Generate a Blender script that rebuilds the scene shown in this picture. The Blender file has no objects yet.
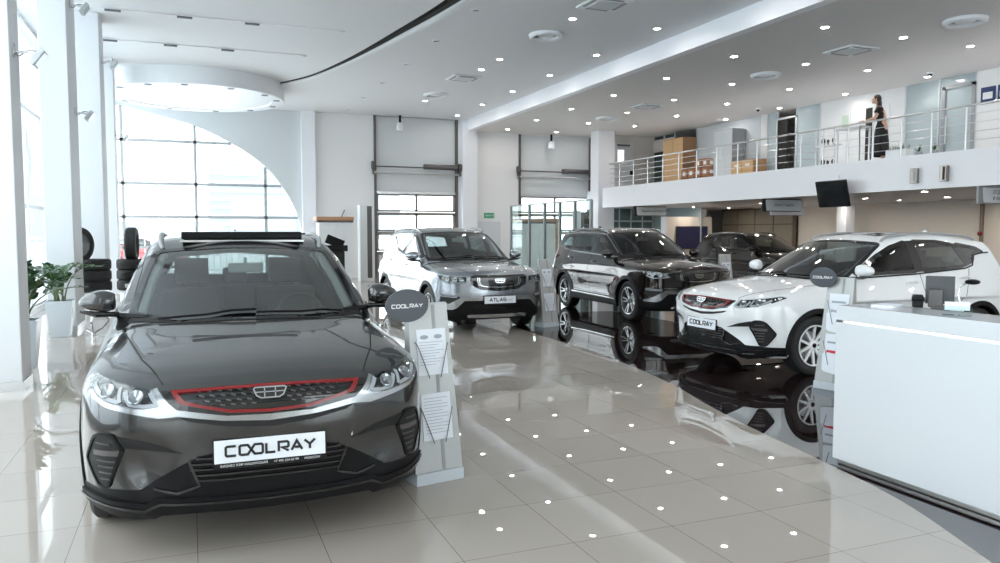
import bpy, bmesh, math, random
import numpy as np
from mathutils import Vector, Matrix, Euler
from mathutils.geometry import delaunay_2d_cdt
random.seed(7)
R = math.radians
SC = bpy.context.scene
COL = SC.collection

# ---------------------------------------------------------------- camera, sky, exposure
cam_d = bpy.data.cameras.new('camera'); cam = bpy.data.objects.new('camera', cam_d); COL.objects.link(cam)
cam_d.sensor_width = 36.0; cam_d.lens = 767.0 / 1000.0 * 36.0; cam_d.clip_end = 900; cam_d.clip_start = .05
cam.location = (0, 0, 1.6)
cam.rotation_euler = (R(90) - math.atan(49.5 / 767), 0, R(-22))
SC.camera = cam
world = bpy.data.worlds.new('sky'); SC.world = world; world.use_nodes = True
bg = world.node_tree.nodes['Background']
bg.inputs[0].default_value = (.955, .975, 1, 1); bg.inputs[1].default_value = 2.4
SC.view_settings.view_transform = 'Standard'; SC.view_settings.look = 'None'
SC.view_settings.gamma = 1; SC.view_settings.use_curve_mapping = False
SC.view_settings.exposure = 1.2
SC.cycles.use_denoising = True
SC.cycles.max_bounces = 14; SC.cycles.diffuse_bounces = 6; SC.cycles.glossy_bounces = 6
SC.cycles.transparent_max_bounces = 24; SC.cycles.transmission_bounces = 6
SC.cycles.sample_clamp_indirect = 6.0
SC.cycles.caustics_reflective = False; SC.cycles.caustics_refractive = False

def portal(loc, rot, sx, sy):
    d = bpy.data.lights.new('daylight_opening', 'AREA'); d.shape = 'RECTANGLE'; d.size = sx; d.size_y = sy
    d.cycles.is_portal = True
    o = bpy.data.objects.new('daylight_opening', d); COL.objects.link(o); o.location = loc; o.rotation_euler = rot
portal((-2.98, 8.9, 2.85), (0, R(-90), 0), 5.6, 35.8)         # the glazed long wall
portal((.85, 26.95, 2.75), (R(-90), 0, 0), 5.8, 5.5)           # the arched window
portal((9.5, -9.3, 2.2), (R(90), 0, 0), 13.2, 4.4)             # unseen front window, added to light the hall from behind
portal((7.61, 26.95, 1.52), (R(-90), 0, 0), 3.2, 2.9)           # garage doors
portal((13.14, 26.95, 1.52), (R(-90), 0, 0), 3.2, 2.9)
# ---------------------------------------------------------------- materials
def mat(name, col, rough=.5, metal=0.0, coat=0.0, coat_rough=.03, emit=None, estr=0, spec=None, bump=0, bscale=40, backcol=None):
    m = bpy.data.materials.new(name); m.use_nodes = True; nt = m.node_tree; b = nt.nodes['Principled BSDF']
    b.inputs['Base Color'].default_value = (*col, 1); b.inputs['Roughness'].default_value = rough
    b.inputs['Metallic'].default_value = metal; b.inputs['Coat Weight'].default_value = coat; b.inputs['Coat Roughness'].default_value = coat_rough
    if spec is not None: b.inputs['Specular IOR Level'].default_value = spec
    if emit: b.inputs['Emission Color'].default_value = (*emit, 1); b.inputs['Emission Strength'].default_value = estr
    if bump:
        t = nt.nodes.new('ShaderNodeTexNoise'); t.inputs['Scale'].default_value = bscale
        bp = nt.nodes.new('ShaderNodeBump'); bp.inputs['Strength'].default_value = bump; bp.inputs['Distance'].default_value = .01
        tc = nt.nodes.new('ShaderNodeTexCoord')
        nt.links.new(tc.outputs['Object'], t.inputs['Vector']); nt.links.new(t.outputs['Fac'], bp.inputs['Height']); nt.links.new(bp.outputs[0], b.inputs['Normal'])
    if backcol:   # the inner, trimmed side of a painted panel
        g = nt.nodes.new('ShaderNodeNewGeometry'); d = nt.nodes.new('ShaderNodeBsdfDiffuse'); d.inputs[0].default_value = (*backcol, 1)
        mx = nt.nodes.new('ShaderNodeMixShader'); out = nt.nodes['Material Output']
        nt.links.new(g.outputs['Backfacing'], mx.inputs[0]); nt.links.new(b.outputs[0], mx.inputs[1]); nt.links.new(d.outputs[0], mx.inputs[2]); nt.links.new(mx.outputs[0], out.inputs[0])
    return m

def glass(name, tint, refl=1.0, rough=.0):
    m = bpy.data.materials.new(name); m.use_nodes = True; nt = m.node_tree; nt.nodes.remove(nt.nodes['Principled BSDF'])
    t = nt.nodes.new('ShaderNodeBsdfTransparent'); t.inputs[0].default_value = (*tint, 1)
    g = nt.nodes.new('ShaderNodeBsdfGlossy'); g.inputs['Roughness'].default_value = rough
    f = nt.nodes.new('ShaderNodeFresnel'); f.inputs[0].default_value = 1.5
    k = nt.nodes.new('ShaderNodeMath'); k.operation = 'MULTIPLY'; k.inputs[1].default_value = refl
    x = nt.nodes.new('ShaderNodeMixShader'); out = nt.nodes['Material Output']
    # thin pane: same reflectance from either side
    ge = nt.nodes.new('ShaderNodeNewGeometry'); mi = nt.nodes.new('ShaderNodeMath'); mi.operation = 'SUBTRACT'; mi.inputs[0].default_value = 1.5
    s = nt.nodes.new('ShaderNodeMath'); s.operation = 'MULTIPLY'; s.inputs[1].default_value = .8333 - .0
    nt.links.new(ge.outputs['Backfacing'], s.inputs[0]); nt.links.new(s.outputs[0], mi.inputs[1]); nt.links.new(mi.outputs[0], f.inputs[0])
    nt.links.new(f.outputs[0], k.inputs[0]); nt.links.new(k.outputs[0], x.inputs[0]); nt.links.new(t.outputs[0], x.inputs[1]); nt.links.new(g.outputs[0], x.inputs[2]); nt.links.new(x.outputs[0], out.inputs[0])
    return m

M = dict(
    white=mat('white_paint', (.80, .80, .80), .6, bump=.05), ceil=mat('ceiling_paint', (.78, .79, .80), .7, bump=.03),
    ceil2=mat('ceiling_paint_warm', (.74, .72, .70), .7, bump=.03), gloss_white=mat('gloss_white', (.78, .80, .82), .35), col_white=mat('column_white', (.78, .80, .83), .6), counter=mat('counter_white', (.64, .665, .70), .12), trimgrey=mat('cabin_trim_grey', (.42, .43, .43), .7), bar=mat('window_bar', (.40, .42, .44), .5), doorbar=mat('door_bar', (.30, .27, .25), .5),
    fascia=mat('white_board', (.84, .85, .89), .35), steel=mat('brushed_steel', (.62, .62, .62), .28, 1.0), chrome=mat('chrome', (.55, .55, .56), .10, 1.0),
    darksteel=mat('dark_steel', (.13, .12, .12), .45, .6), grey=mat('grey_plastic', (.32, .33, .34), .45), lgrey=mat('light_grey_sheet', (.62, .65, .67), .45),
    panel=mat('door_sheet', (.68, .70, .71), .4), beige=mat('beige_wall', (.74, .66, .58), .6, bump=.04), brown=mat('brown_frame', (.17, .12, .09), .5),
    black=mat('black_plastic', (.008, .008, .009), .42, spec=.18), gblack=mat('gloss_black', (.008, .008, .009), .08, coat=.5), matt=mat('matt_black', (.01, .01, .011), .7),
    rubber=mat('tyre_rubber', (.018, .018, .019), .62, bump=.3, bscale=120), screen=mat('dark_screen', (.004, .004, .006), .25, spec=.2), darkgrey=mat('dark_grey_plastic', (.07, .075, .08), .45),
    paint_grey=mat('gunmetal_paint', (.060, .060, .061), .20, .80, 1.0, .015, backcol=(.02, .02, .02)),
    paint_silver=mat('silver_paint', (.34, .365, .40), .24, .85, 1.0, .02, backcol=(.02, .02, .02)),
    paint_brown=mat('brown_paint', (.024, .017, .015), .12, .75, 1.0, .015, backcol=(.02, .02, .02)),
    paint_white=mat('white_car_paint', (.84, .86, .88), .30, 0, 1.0, .02, backcol=(.02, .02, .02)),
    paint_dark=mat('dark_brown_paint', (.016, .012, .011), .16, .7, 1.0, .015, backcol=(.02, .02, .02)),
    paint_red=mat('red_car_paint', (.55, .03, .03), .3, 0, 1.0, .02, backcol=(.02, .02, .02)),
    red=mat('red_trim', (.20, .004, .006), .25, coat=.4), silver=mat('satin_silver', (.42, .43, .44), .22, .85),
    seat=mat('dark_upholstery', (.018, .018, .02), .7), dash=mat('dashboard_plastic', (.02, .02, .022), .6),
    lens=glass('lamp_lens', (.93, .95, .96), 1.0), reflector=mat('lamp_reflector', (.36, .38, .4), .12, .9), led=mat('light_guide', (.42, .44, .47), .2),
    carglass=glass('car_glass', (.62, .70, .68), 2.6), darkglass=glass('tinted_glass', (.28, .30, .30), 1.5), pane=glass('window_pane', (.93, .97, .97), .8),
    gpane=glass('office_glass', (.60, .70, .70), 1.0), glass2=glass('partition_glass', (.84, .93, .92), .8), frost=mat('frosted_glass', (.45, .52, .54), .12),
    plate=mat('plate_white', (.80, .83, .88), .3), ink=mat('black_ink', (.01, .01, .012), .5), paper=mat('paper', (.82, .86, .93), .6), pale_ink=mat('grey_print', (.36, .39, .44), .6),
    signgrey=mat('sign_grey', (.075, .085, .10), .35), copper=mat('copper_board', (.45, .24, .13), .4), wood=mat('light_oak', (.62, .40, .20), .45, bump=.1, bscale=12),
    woodside=mat('brown_oak', (.36, .21, .11), .5, bump=.1, bscale=12), card=mat('cardboard', (.34, .17, .09), .7), label=mat('white_label', (.8, .8, .8), .6),
    leaf=mat('leaf_green', (.018, .075, .016), .3), stem=mat('stem_green', (.12, .17, .06), .5), soil=mat('soil', (.06, .04, .03), .9, bump=.6), pot=mat('planter_grey', (.60, .65, .70), .25),
    skin=mat('skin', (.62, .38, .28), .5), hair=mat('dark_hair', (.02, .012, .01), .5), cloth=mat('black_cloth', (.012, .012, .014), .8), blue=mat('blue_frame', (.01, .03, .12), .4),
    lamp=mat('lamp_glow', (1, 1, 1), .5, emit=(1, .95, .90), estr=95), lamp2=mat('lamp_glow_low', (1, 1, 1), .5, emit=(1, .90, .80), estr=130), strip=mat('led_strip_glow', (1, 1, 1), .5, emit=(1, .92, .82), estr=.3), snow=mat('snowy_ground', (.80, .84, .88), .9),
    tower=mat('tower_glass', (.24, .285, .32), .5), tower2=mat('tower_wall', (.30, .32, .34), .6), exit=mat('exit_green', (.02, .25, .12), .4, emit=(.1, .5, .3), estr=.03),  # tower tones made pale to carry the haze of distance
    tv=mat('tv_picture', (.01, .01, .03), .2, emit=(.03, .03, .12), estr=.06), dimlamp=mat('unlit_lamp', (.12, .13, .14), .4), tan=mat('tan_room', (.62, .46, .24), .7), dark=mat('dark_room', (.02, .018, .016), .7),
    plinth=mat('plinth_steel', (.55, .54, .53), .3, .9), cream=mat('cream_wall', (.62, .59, .55), .6, bump=.04), decal_red=mat('red_print', (.6, .02, .05), .5),
)

# ---------------------------------------------------------------- mesh building
# The hall's plan is written in modules of .845 m (and heights in modules above a .248 m plinth line); to_m turns them into metres
KM = .845; MODULES = [False]
def mz(z): return .248 + KM * z if z > .3 else z
def to_m(p):
    x, y, z = p
    return (x * KM if x > -2.6 else x, y * KM if y > -5 else y, mz(z))
def convert(V, parent):
    r = parent
    while r is not None and r.parent is not None: r = r.parent
    if r is None or abs(r.location.z) < .01: return [to_m(v) for v in V]
    return [(x * KM, (y * KM if y > -5 or abs(r.location.y) > .01 else y), z * KM) for x, y, z in V]

class MB:
    def __init__(s): s.v = []; s.f = []
    def add(s, vs, fs):
        n = len(s.v); s.v += [tuple(map(float, v)) for v in vs]; s.f += [tuple(int(i) + n for i in f) for f in fs]; return s
    def box(s, x0, y0, z0, x1, y1, z1, T=None):
        vs = [(x, y, z) for z in (z0, z1) for y in (y0, y1) for x in (x0, x1)]
        if T: vs = [tuple(T @ Vector(v)) for v in vs]
        return s.add(vs, [(0, 2, 3, 1), (4, 5, 7, 6), (0, 1, 5, 4), (2, 6, 7, 3), (0, 4, 6, 2), (1, 3, 7, 5)])
    def cyl(s, p0, p1, r0, r1=None, n=16, cap=True):
        r1 = r0 if r1 is None else r1; p0 = Vector(p0); p1 = Vector(p1); d = (p1 - p0).normalized()
        a = d.orthogonal().normalized(); b = d.cross(a)
        vs = []
        for p, r in ((p0, r0), (p1, r1)):
            for i in range(n):
                t = 2 * math.pi * i / n; vs.append(p + (a * math.cos(t) + b * math.sin(t)) * r)
        fs = [(i, (i + 1) % n, n + (i + 1) % n, n + i) for i in range(n)]
        if cap: fs += [tuple(range(n - 1, -1, -1)), tuple(range(n, 2 * n))]
        return s.add(vs, fs)
    def tube(s, path, r, n=8, flat=None, closed=False):
        P = [Vector(p) for p in path]; m = len(P); vs = []
        prev = None
        for i, p in enumerate(P):
            if closed: t = (P[(i + 1) % m] - P[i - 1])
            else: t = (P[min(i + 1, m - 1)] - P[max(i - 1, 0)])
            t.normalize()
            if prev is None: a = t.orthogonal().normalized()
            else:
                a = prev - t * prev.dot(t)
                a = a.normalized() if a.length > 1e-6 else t.orthogonal().normalized()
            prev = a; b = t.cross(a); rr = r[i] if isinstance(r, (list, tuple)) else r
            for k in range(n):
                q = 2 * math.pi * k / n; vs.append(p + (a * math.cos(q) + b * math.sin(q)) * rr)
        fs = []
        for i in range(m if closed else m - 1):
            j = (i + 1) % m
            for k in range(n): fs.append((i * n + k, i * n + (k + 1) % n, j * n + (k + 1) % n, j * n + k))
        if not closed: fs += [tuple(range(n - 1, -1, -1)), tuple((m - 1) * n + k for k in range(n))]
        return s.add(vs, fs)
    def lathe(s, prof, T=None, n=40, closed=False):
        """profile of (radius, height) turned about local Z"""
        T = T or Matrix(); vs = []; m = len(prof)
        for i in range(n):
            t = 2 * math.pi * i / n; c, q = math.cos(t), math.sin(t)
            for r, h in prof: vs.append(T @ Vector((r * c, r * q, h)))
        fs = []
        for i in range(n):
            j = (i + 1) % n
            for k in range(m if closed else m - 1):
                l = (k + 1) % m
                fs.append((i * m + k, j * m + k, j * m + l, i * m + l))
        return s.add(vs, fs)
    def ball(s, c, rx, ry=None, rz=None, n=16, T=None):
        ry = ry or rx; rz = rz or rx; c = Vector(c); vs = []; h = n // 2
        for i in range(h + 1):
            a = math.pi * i / h
            for k in range(n):
                t = 2 * math.pi * k / n; v = Vector((rx * math.sin(a) * math.cos(t), ry * math.sin(a) * math.sin(t), rz * math.cos(a)))
                vs.append(c + (T @ v if T else v))
        return s.add(vs, [(i * n + k, (i + 1) * n + k, (i + 1) * n + (k + 1) % n, i * n + (k + 1) % n) for i in range(h) for k in range(n)])
    def prism(s, poly, T, d):
        """polygon in local XY extruded to local z = d"""
        n = len(poly); vs = [T @ Vector((x, y, 0)) for x, y in poly] + [T @ Vector((x, y, d)) for x, y in poly]
        return s.add(vs, [tuple(range(n - 1, -1, -1)), tuple(range(n, 2 * n))] + [(i, (i + 1) % n, n + (i + 1) % n, n + i) for i in range(n)])
    def strip(s, path, w, T, d, closed=False):
        """flat stroke of width w along a 2D path"""
        n = len(path); L = []; Rr = []
        P = [Vector((a, b)) for a, b in path]
        for i in range(n):
            a = P[i] - P[i - 1] if (closed or i > 0) else P[1] - P[0]
            b = P[(i + 1) % n] - P[i] if (closed or i < n - 1) else a
            if not closed and i == 0: a = b
            a = a.normalized(); b = b.normalized(); t = (a + b); t = t.normalized() if t.length > 1e-5 else a
            nn = Vector((-t.y, t.x)); k = w / 2 / max(.45, nn.dot(Vector((-a.y, a.x))))
            L.append(P[i] + nn * k); Rr.append(P[i] - nn * k)
        vs = []
        for z in (0, d):
            for i in range(n): vs += [T @ Vector((*L[i], z)), T @ Vector((*Rr[i], z))]
        m = 2 * n; fs = []
        for i in range(n if closed else n - 1):
            j = (i + 1) % n
            fs += [(m + 2 * i, m + 2 * i + 1, m + 2 * j + 1, m + 2 * j), (2 * i, 2 * j, 2 * j + 1, 2 * i + 1), (2 * i, m + 2 * i, m + 2 * j, 2 * j), (2 * i + 1, 2 * j + 1, m + 2 * j + 1, m + 2 * i + 1)]
        return s.add(vs, fs)
    def mesh(s, name, m, smooth=False, angle=40):
        me = bpy.data.meshes.new(name); me.from_pydata(s.v, [], s.f); me.materials.append(m); me.validate()
        bm = bmesh.new(); bm.from_mesh(me); bmesh.ops.recalc_face_normals(bm, faces=bm.faces); bm.to_mesh(me); bm.free()
        if smooth:
            me.shade_smooth()
            if angle < 180: me.set_sharp_from_angle(angle=R(angle))
        return me
    def build(s, name, m, parent=None, smooth=False, bevel=0, angle=40, loc=None):
        if MODULES[0]: s.v = convert(s.v, parent)
        o = bpy.data.objects.new(name, s.mesh(name, m, smooth, angle)); COL.objects.link(o); o.parent = parent
        if loc: o.location = loc
        if bevel:
            b = o.modifiers.new('edge', 'BEVEL'); b.width = bevel; b.segments = 2; b.limit_method = 'ANGLE'
        return o

def tag(o, label=None, cat=None, group=None, kind=None):
    if label: o['label'] = label
    if cat: o['category'] = cat
    if group: o['group'] = group
    if kind: o['kind'] = kind
    return o
def empty(name, label, cat, loc=(0, 0, 0), rz=0, group=None):
    o = bpy.data.objects.new(name, None); COL.objects.link(o); o.location = to_m(loc) if MODULES[0] else loc; o.rotation_euler = (0, 0, rz); o.empty_display_size = .1
    return tag(o, label, cat, group)
KIDS = {}
def kids(o): return [c for c in bpy.data.objects if c.parent == o]
def copy_tree(o, parent=None, table=None):
    if table is None:
        table = {}
        for c in bpy.data.objects:
            if c.parent: table.setdefault(c.parent.name, []).append(c)
    c = o.copy(); COL.objects.link(c); c.parent = parent
    for ch in table.get(o.name, []): copy_tree(ch, c, table)
    return c
def struct(o, label=None):
    o['kind'] = 'structure'
    if label: o['label'] = label
    return o
def sbox(name, m, x0, y0, z0, x1, y1, z1, bevel=0, label=None):
    return struct(MB().box(x0, y0, z0, x1, y1, z1).build(name, m, bevel=bevel), label)

GL = dict(C=[[(1, 1), (.12, 1), (0, .88), (0, .12), (.12, 0), (1, 0)]], D=[[(0, .0), (0, 1), (.7, 1), (1, .8), (1, .2), (.7, 0), (0, 0)]],
    O=[[(.15, 0), (0, .15), (0, .85), (.15, 1), (.85, 1), (1, .85), (1, .15), (.85, 0), (.1, 0)]], L=[[(0, 1), (0, 0), (1, 0)]],
    R=[[(0, 0), (0, 1), (.88, 1), (1, .88), (1, .5), (.88, .4), (.3, .4), (1, 0)]], A=[[(-.05, 0), (.5, 1), (1.05, 0)], [(.28, .3), (.8, .3)]],
    Y=[[(-.05, 1), (.5, .5), (1.05, 1)], [(.5, .5), (.5, 0)]], T=[[(0, 1), (1, 1)], [(.5, 1), (.5, 0)]],
    Q=[[(.12, 0), (0, .12), (0, .88), (.12, 1), (.8, 1), (1.5, 0), (2.18, 0), (2.3, .12), (2.3, .88), (2.18, 1), (1.5, 1), (.8, 0), (.1, 0)]],
    S=[[(1, 1), (.1, 1), (0, .9), (0, .6), (.1, .5), (.9, .5), (1, .4), (1, .1), (.9, 0), (0, 0)]], P=[[(0, 0), (0, 1), (1, 1), (1, .45), (0, .45)]])
def word(mb, txt, T, h, w, gap, sw, d=.002, slant=0):
    x = 0
    for ch in txt:
        if ch == ' ': x += w * .5; continue
        cw = w * (.9 if ch == 'L' else 1.0)
        for st in GL[ch]: mb.strip([(x + a * cw + slant * b * h, b * h) for a, b in st], sw, T, d)
        x += cw * (2.3 if ch == 'Q' else 1) + gap
    return x - gap
def word_w(txt, w, gap): return sum((w * .5 if c == ' ' else (w * (.9 if c == 'L' else 2.3 if c == 'Q' else 1.0) + gap)) for c in txt) - gap
def text(name, body, size, m, T, parent, extrude=.001, sx=1.0, align='LEFT'):
    cu = bpy.data.curves.new(name, 'FONT'); cu.body = body; cu.size = size; cu.extrude = extrude; cu.align_x = align
    tmp = bpy.data.objects.new('tmp', cu); COL.objects.link(tmp)
    me = bpy.data.meshes.new_from_object(tmp.evaluated_get(bpy.context.evaluated_depsgraph_get()))
    bpy.data.objects.remove(tmp); bpy.data.curves.remove(cu)
    me.transform(T @ Matrix.Diagonal((sx, 1, 1, 1))); me.name = name
    if MODULES[0]:
        for v, q in zip(me.vertices, convert([tuple(v.co) for v in me.vertices], parent)): v.co = q
    me.materials.clear(); me.materials.append(m)
    o = bpy.data.objects.new(name, me); COL.objects.link(o); o.parent = parent; return o
def frame_T(o, ux, uy):
    ux = Vector(ux).normalized(); uy = Vector(uy).normalized(); n = ux.cross(uy)
    T = Matrix.Identity(4)
    for i in range(3): T[i][0] = ux[i]; T[i][1] = uy[i]; T[i][2] = n[i]; T[i][3] = o[i]
    return T
# ---------------------------------------------------------------- car body surfaces (signed fields)
def table(pts, lo=-3.0, hi=3.0, n=3001):
    """smooth (Catmull-Rom style) curve through the points as a dense lookup"""
    P = np.array(pts, float); X = P[:, 0]; V = P[:, 1]
    m = np.zeros(len(X)); d = np.diff(V) / np.diff(X)
    m[0] = d[0]; m[-1] = d[-1]
    for i in range(1, len(X) - 1):
        if d[i - 1] * d[i] <= 0: m[i] = 0
        else:
            w1 = 2 * (X[i + 1] - X[i]) + (X[i] - X[i - 1]); w2 = (X[i + 1] - X[i]) + 2 * (X[i] - X[i - 1])
            m[i] = (w1 + w2) / (w1 / d[i - 1] + w2 / d[i])
    t = np.linspace(lo, hi, n)
    k = np.clip(np.searchsorted(X, t) - 1, 0, len(X) - 2)
    h = X[k + 1] - X[k]; s = (t - X[k]) / h
    s2 = np.clip(s, 0, 1)
    v = ((2 * s2**3 - 3 * s2**2 + 1) * V[k] + (s2**3 - 2 * s2**2 + s2) * h * m[k] + (-2 * s2**3 + 3 * s2**2) * V[k + 1] + (s2**3 - s2**2) * h * m[k + 1])
    v = v + np.where(s < 0, s * h * m[0], 0) + np.where(s > 1, (s - 1) * h * m[-1], 0)
    return (t, v)

def ev(tb, x): return np.interp(x, tb[0], tb[1])
def smax(a, b, k):
    h = np.maximum(k - np.abs(a - b), 0) / k
    return np.maximum(a, b) + h * h * k * .25
def smin(a, b, k): return -smax(-a, -b, k)
def sstep(a, b, x):
    t = np.clip((x - a) / (b - a), 0, 1); return t * t * (3 - 2 * t)

class Shape:
    def __init__(s, **k):
        for a, b in k.items(): setattr(s, a, table(b) if isinstance(b, list) else b)
    def base(s, x, y, z):
        ax = np.abs(x)
        yb = y - ev(s.bow, ax) * (1 - sstep(-1.5, -.7, y)) + ev(s.bowr, ax) * sstep(1.0, 1.7, y)
        f1 = z + s.crown * ax**2 - ev(s.ztop, yb)
        f1 = smax(f1, (z - s.fend_z) * .6 + (ax - s.fend_x) * .8, .1)
        f2 = ev(s.yf, z) - yb
        f3 = yb - ev(s.yr, z)
        side = ax - ev(s.W, y) - ev(s.dW, z)
        for ya in s.axles:   # fender flares
            r = np.sqrt((y - ya)**2 + (z - s.wr)**2)
            side = side - s.flare * np.exp(-((r - s.arch) / .14)**2)
        # door scoop with a crease above it
        side = side + s.scoop * np.exp(-((z - .52) / .13)**2) * sstep(-1.0, -.5, y) * (1 - sstep(.75, 1.15, y))
        if s.cheek: # sculpted recess in the front corners
            side = side
            f2 = f2 + s.cheek * np.exp(-((z - .47) / .12)**2 - ((ax - .58) / .13)**2) * (y < -1.2)
        low = smax(f2, side, s.kc)
        low = smax(low, f3, s.kr)
        low = smax(low, f1, s.kt)
        low = smax(low, s.zb - z + .12 * sstep(1.7, 2.2, y) * 0, .06)
        yg = y - s.gbow * (ax / .7)**2 * (1 - sstep(-.3, .6, y)) + s.gbow * .6 * (ax / .7)**2 * sstep(1.0, 1.9, y)
        g1 = (z + s.gcrown * ax**2 - ev(s.roof, yg)) * .85
        g2 = (ax - ev(s.Wg, y) + s.tum * (z - 1.05)) * .93
        g = smax(g1, g2, s.kg)
        g = smax(g, (yg - ev(s.gr, z)) * .8, .06)
        g = smax(g, .8 - z, .02)
        return smin(low, g, s.kj)
    def full(s, x, y, z):
        f = s.base(x, y, z); ax = np.abs(x)
        for ya in s.axles:
            rr = np.sqrt((y - ya)**2 + (z - s.wr)**2) - s.arch
            f = np.maximum(f, -np.maximum(rr, .50 - ax))
        return f
    def grad(s, fn, P, h=.003):
        x, y, z = P.T
        g = np.stack([fn(x + h, y, z) - fn(x - h, y, z), fn(x, y + h, z) - fn(x, y - h, z), fn(x, y, z + h) - fn(x, y, z - h)], 1) / (2 * h)
        return g
    def normals(s, P):
        g = s.grad(s.base, P); return g / np.maximum(np.linalg.norm(g, axis=1, keepdims=True), 1e-6)
    def shoot(s, O, D, tmax=2.2, n=260):
        """first hit of the rays O + t D with the body"""
        O = np.array(O, float); D = np.array(D, float)
        t = np.linspace(0, tmax, n)
        prev = s.base(*(O).T); hit = np.full(len(O), np.nan); lo = np.zeros(len(O))
        for k in range(1, n):
            f = s.base(*(O + D * t[k]).T)
            new = np.isnan(hit) & (f <= 0)
            hit[new] = t[k]; lo[new] = t[k - 1]
            if not np.isnan(hit).any(): break
        bad = np.isnan(hit); hi = np.where(bad, 0, hit)
        for _ in range(14):
            m = (lo + hi) / 2; f = s.base(*(O + D * m[:, None]).T)
            hi = np.where(f <= 0, m, hi); lo = np.where(f <= 0, lo, m)
        P = O + D * hi[:, None]; P[bad] = np.nan
        return P
    def front(s, uv):
        uv = np.array(uv, float); n = len(uv)
        O = np.stack([uv[:, 0], np.full(n, -2.7), uv[:, 1]], 1)
        P = s.shoot(O, np.tile([0, 1, 0], (n, 1)), 2.9, 340)
        return s.fixnan(P, O)
    def back(s, uv):
        uv = np.array(uv, float); n = len(uv)
        O = np.stack([uv[:, 0], np.full(n, 2.7), uv[:, 1]], 1)
        return s.fixnan(s.shoot(O, np.tile([0, -1, 0], (n, 1)), 2.6, 300), O)
    def side(s, uv, sg=1):
        uv = np.array(uv, float); n = len(uv)
        O = np.stack([np.full(n, 1.25 * sg), uv[:, 0], uv[:, 1]], 1)
        return s.fixnan(s.shoot(O, np.tile([-sg, 0, 0], (n, 1)), 1.25, 160), O)
    def top(s, uv):
        uv = np.array(uv, float); n = len(uv)
        O = np.stack([uv[:, 0], uv[:, 1], np.full(n, 1.9)], 1)
        return s.fixnan(s.shoot(O, np.tile([0, 0, -1], (n, 1)), 1.8, 200), O)
    def fixnan(s, P, O):
        bad = np.isnan(P[:, 0])
        if bad.any() and (~bad).any():
            good = np.where(~bad)[0]
            for i in np.where(bad)[0]:
                j = good[np.argmin(((O[good] - O[i])**2).sum(1))]; P[i] = P[j]
        elif bad.any(): P[bad] = O[bad]
        return P

COOL = Shape(axles=(-1.28, 1.32), wr=.335, arch=.375, flare=.016, scoop=.022, cheek=.045,
    bow=[(0, 0), (.2, .006), (.4, .03), (.6, .085), (.75, .15), (.9, .26), (1.1, .40)],
    bowr=[(0, 0), (.4, .03), (.7, .10), (1.0, .24)],
    crown=.075, fend_z=.93, fend_x=.845,
    ztop=[(-2.4, .72), (-2.2, .81), (-2.08, .88), (-1.9, .94), (-1.6, .99), (-1.2, 1.035), (-.9, 1.06), (0, 1.06), (1.5, 1.10), (2.0, 1.12), (2.2, 1.1)],
    yf=[(.05, -2.03), (.2, -2.09), (.35, -2.12), (.5, -2.145), (.65, -2.165), (.78, -2.155), (.88, -2.10), (1.0, -2.02), (1.2, -1.9)],
    yr=[(.1, 2.02), (.35, 2.13), (.6, 2.16), (.8, 2.15), (1.0, 2.10), (1.2, 2.03)],
    W=[(-2.3, .835), (-1.9, .865), (-1.6, .885), (-1.28, .893), (-.8, .885), (0, .88), (.8, .885), (1.32, .895), (1.7, .88), (2.0, .85), (2.3, .80)],
    dW=[(0, -.06), (.2, -.035), (.3, -.01), (.45, 0), (.7, .004), (.85, 0), (.93, -.012), (1.0, -.035), (1.1, -.085), (1.3, -.2)],
    kc=.26, kr=.22, kt=.055, zb=.20,
    roof=[(-1.35, .85), (-1.0, 1.055), (-.6, 1.275), (-.3, 1.43), (-.1, 1.51), (.15, 1.572), (.5, 1.60), (.9, 1.595), (1.4, 1.56), (1.8, 1.515), (2.1, 1.47)],
    Wg=[(-1.2, .80), (-.6, .835), (0, .845), (.8, .845), (1.4, .82), (2.0, .76)],
    gr=[(.9, 2.12), (1.1, 2.06), (1.3, 1.96), (1.45, 1.90), (1.6, 1.90)],
    gbow=.15, gcrown=.12, tum=.40, kg=.10, kj=.03)

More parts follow.
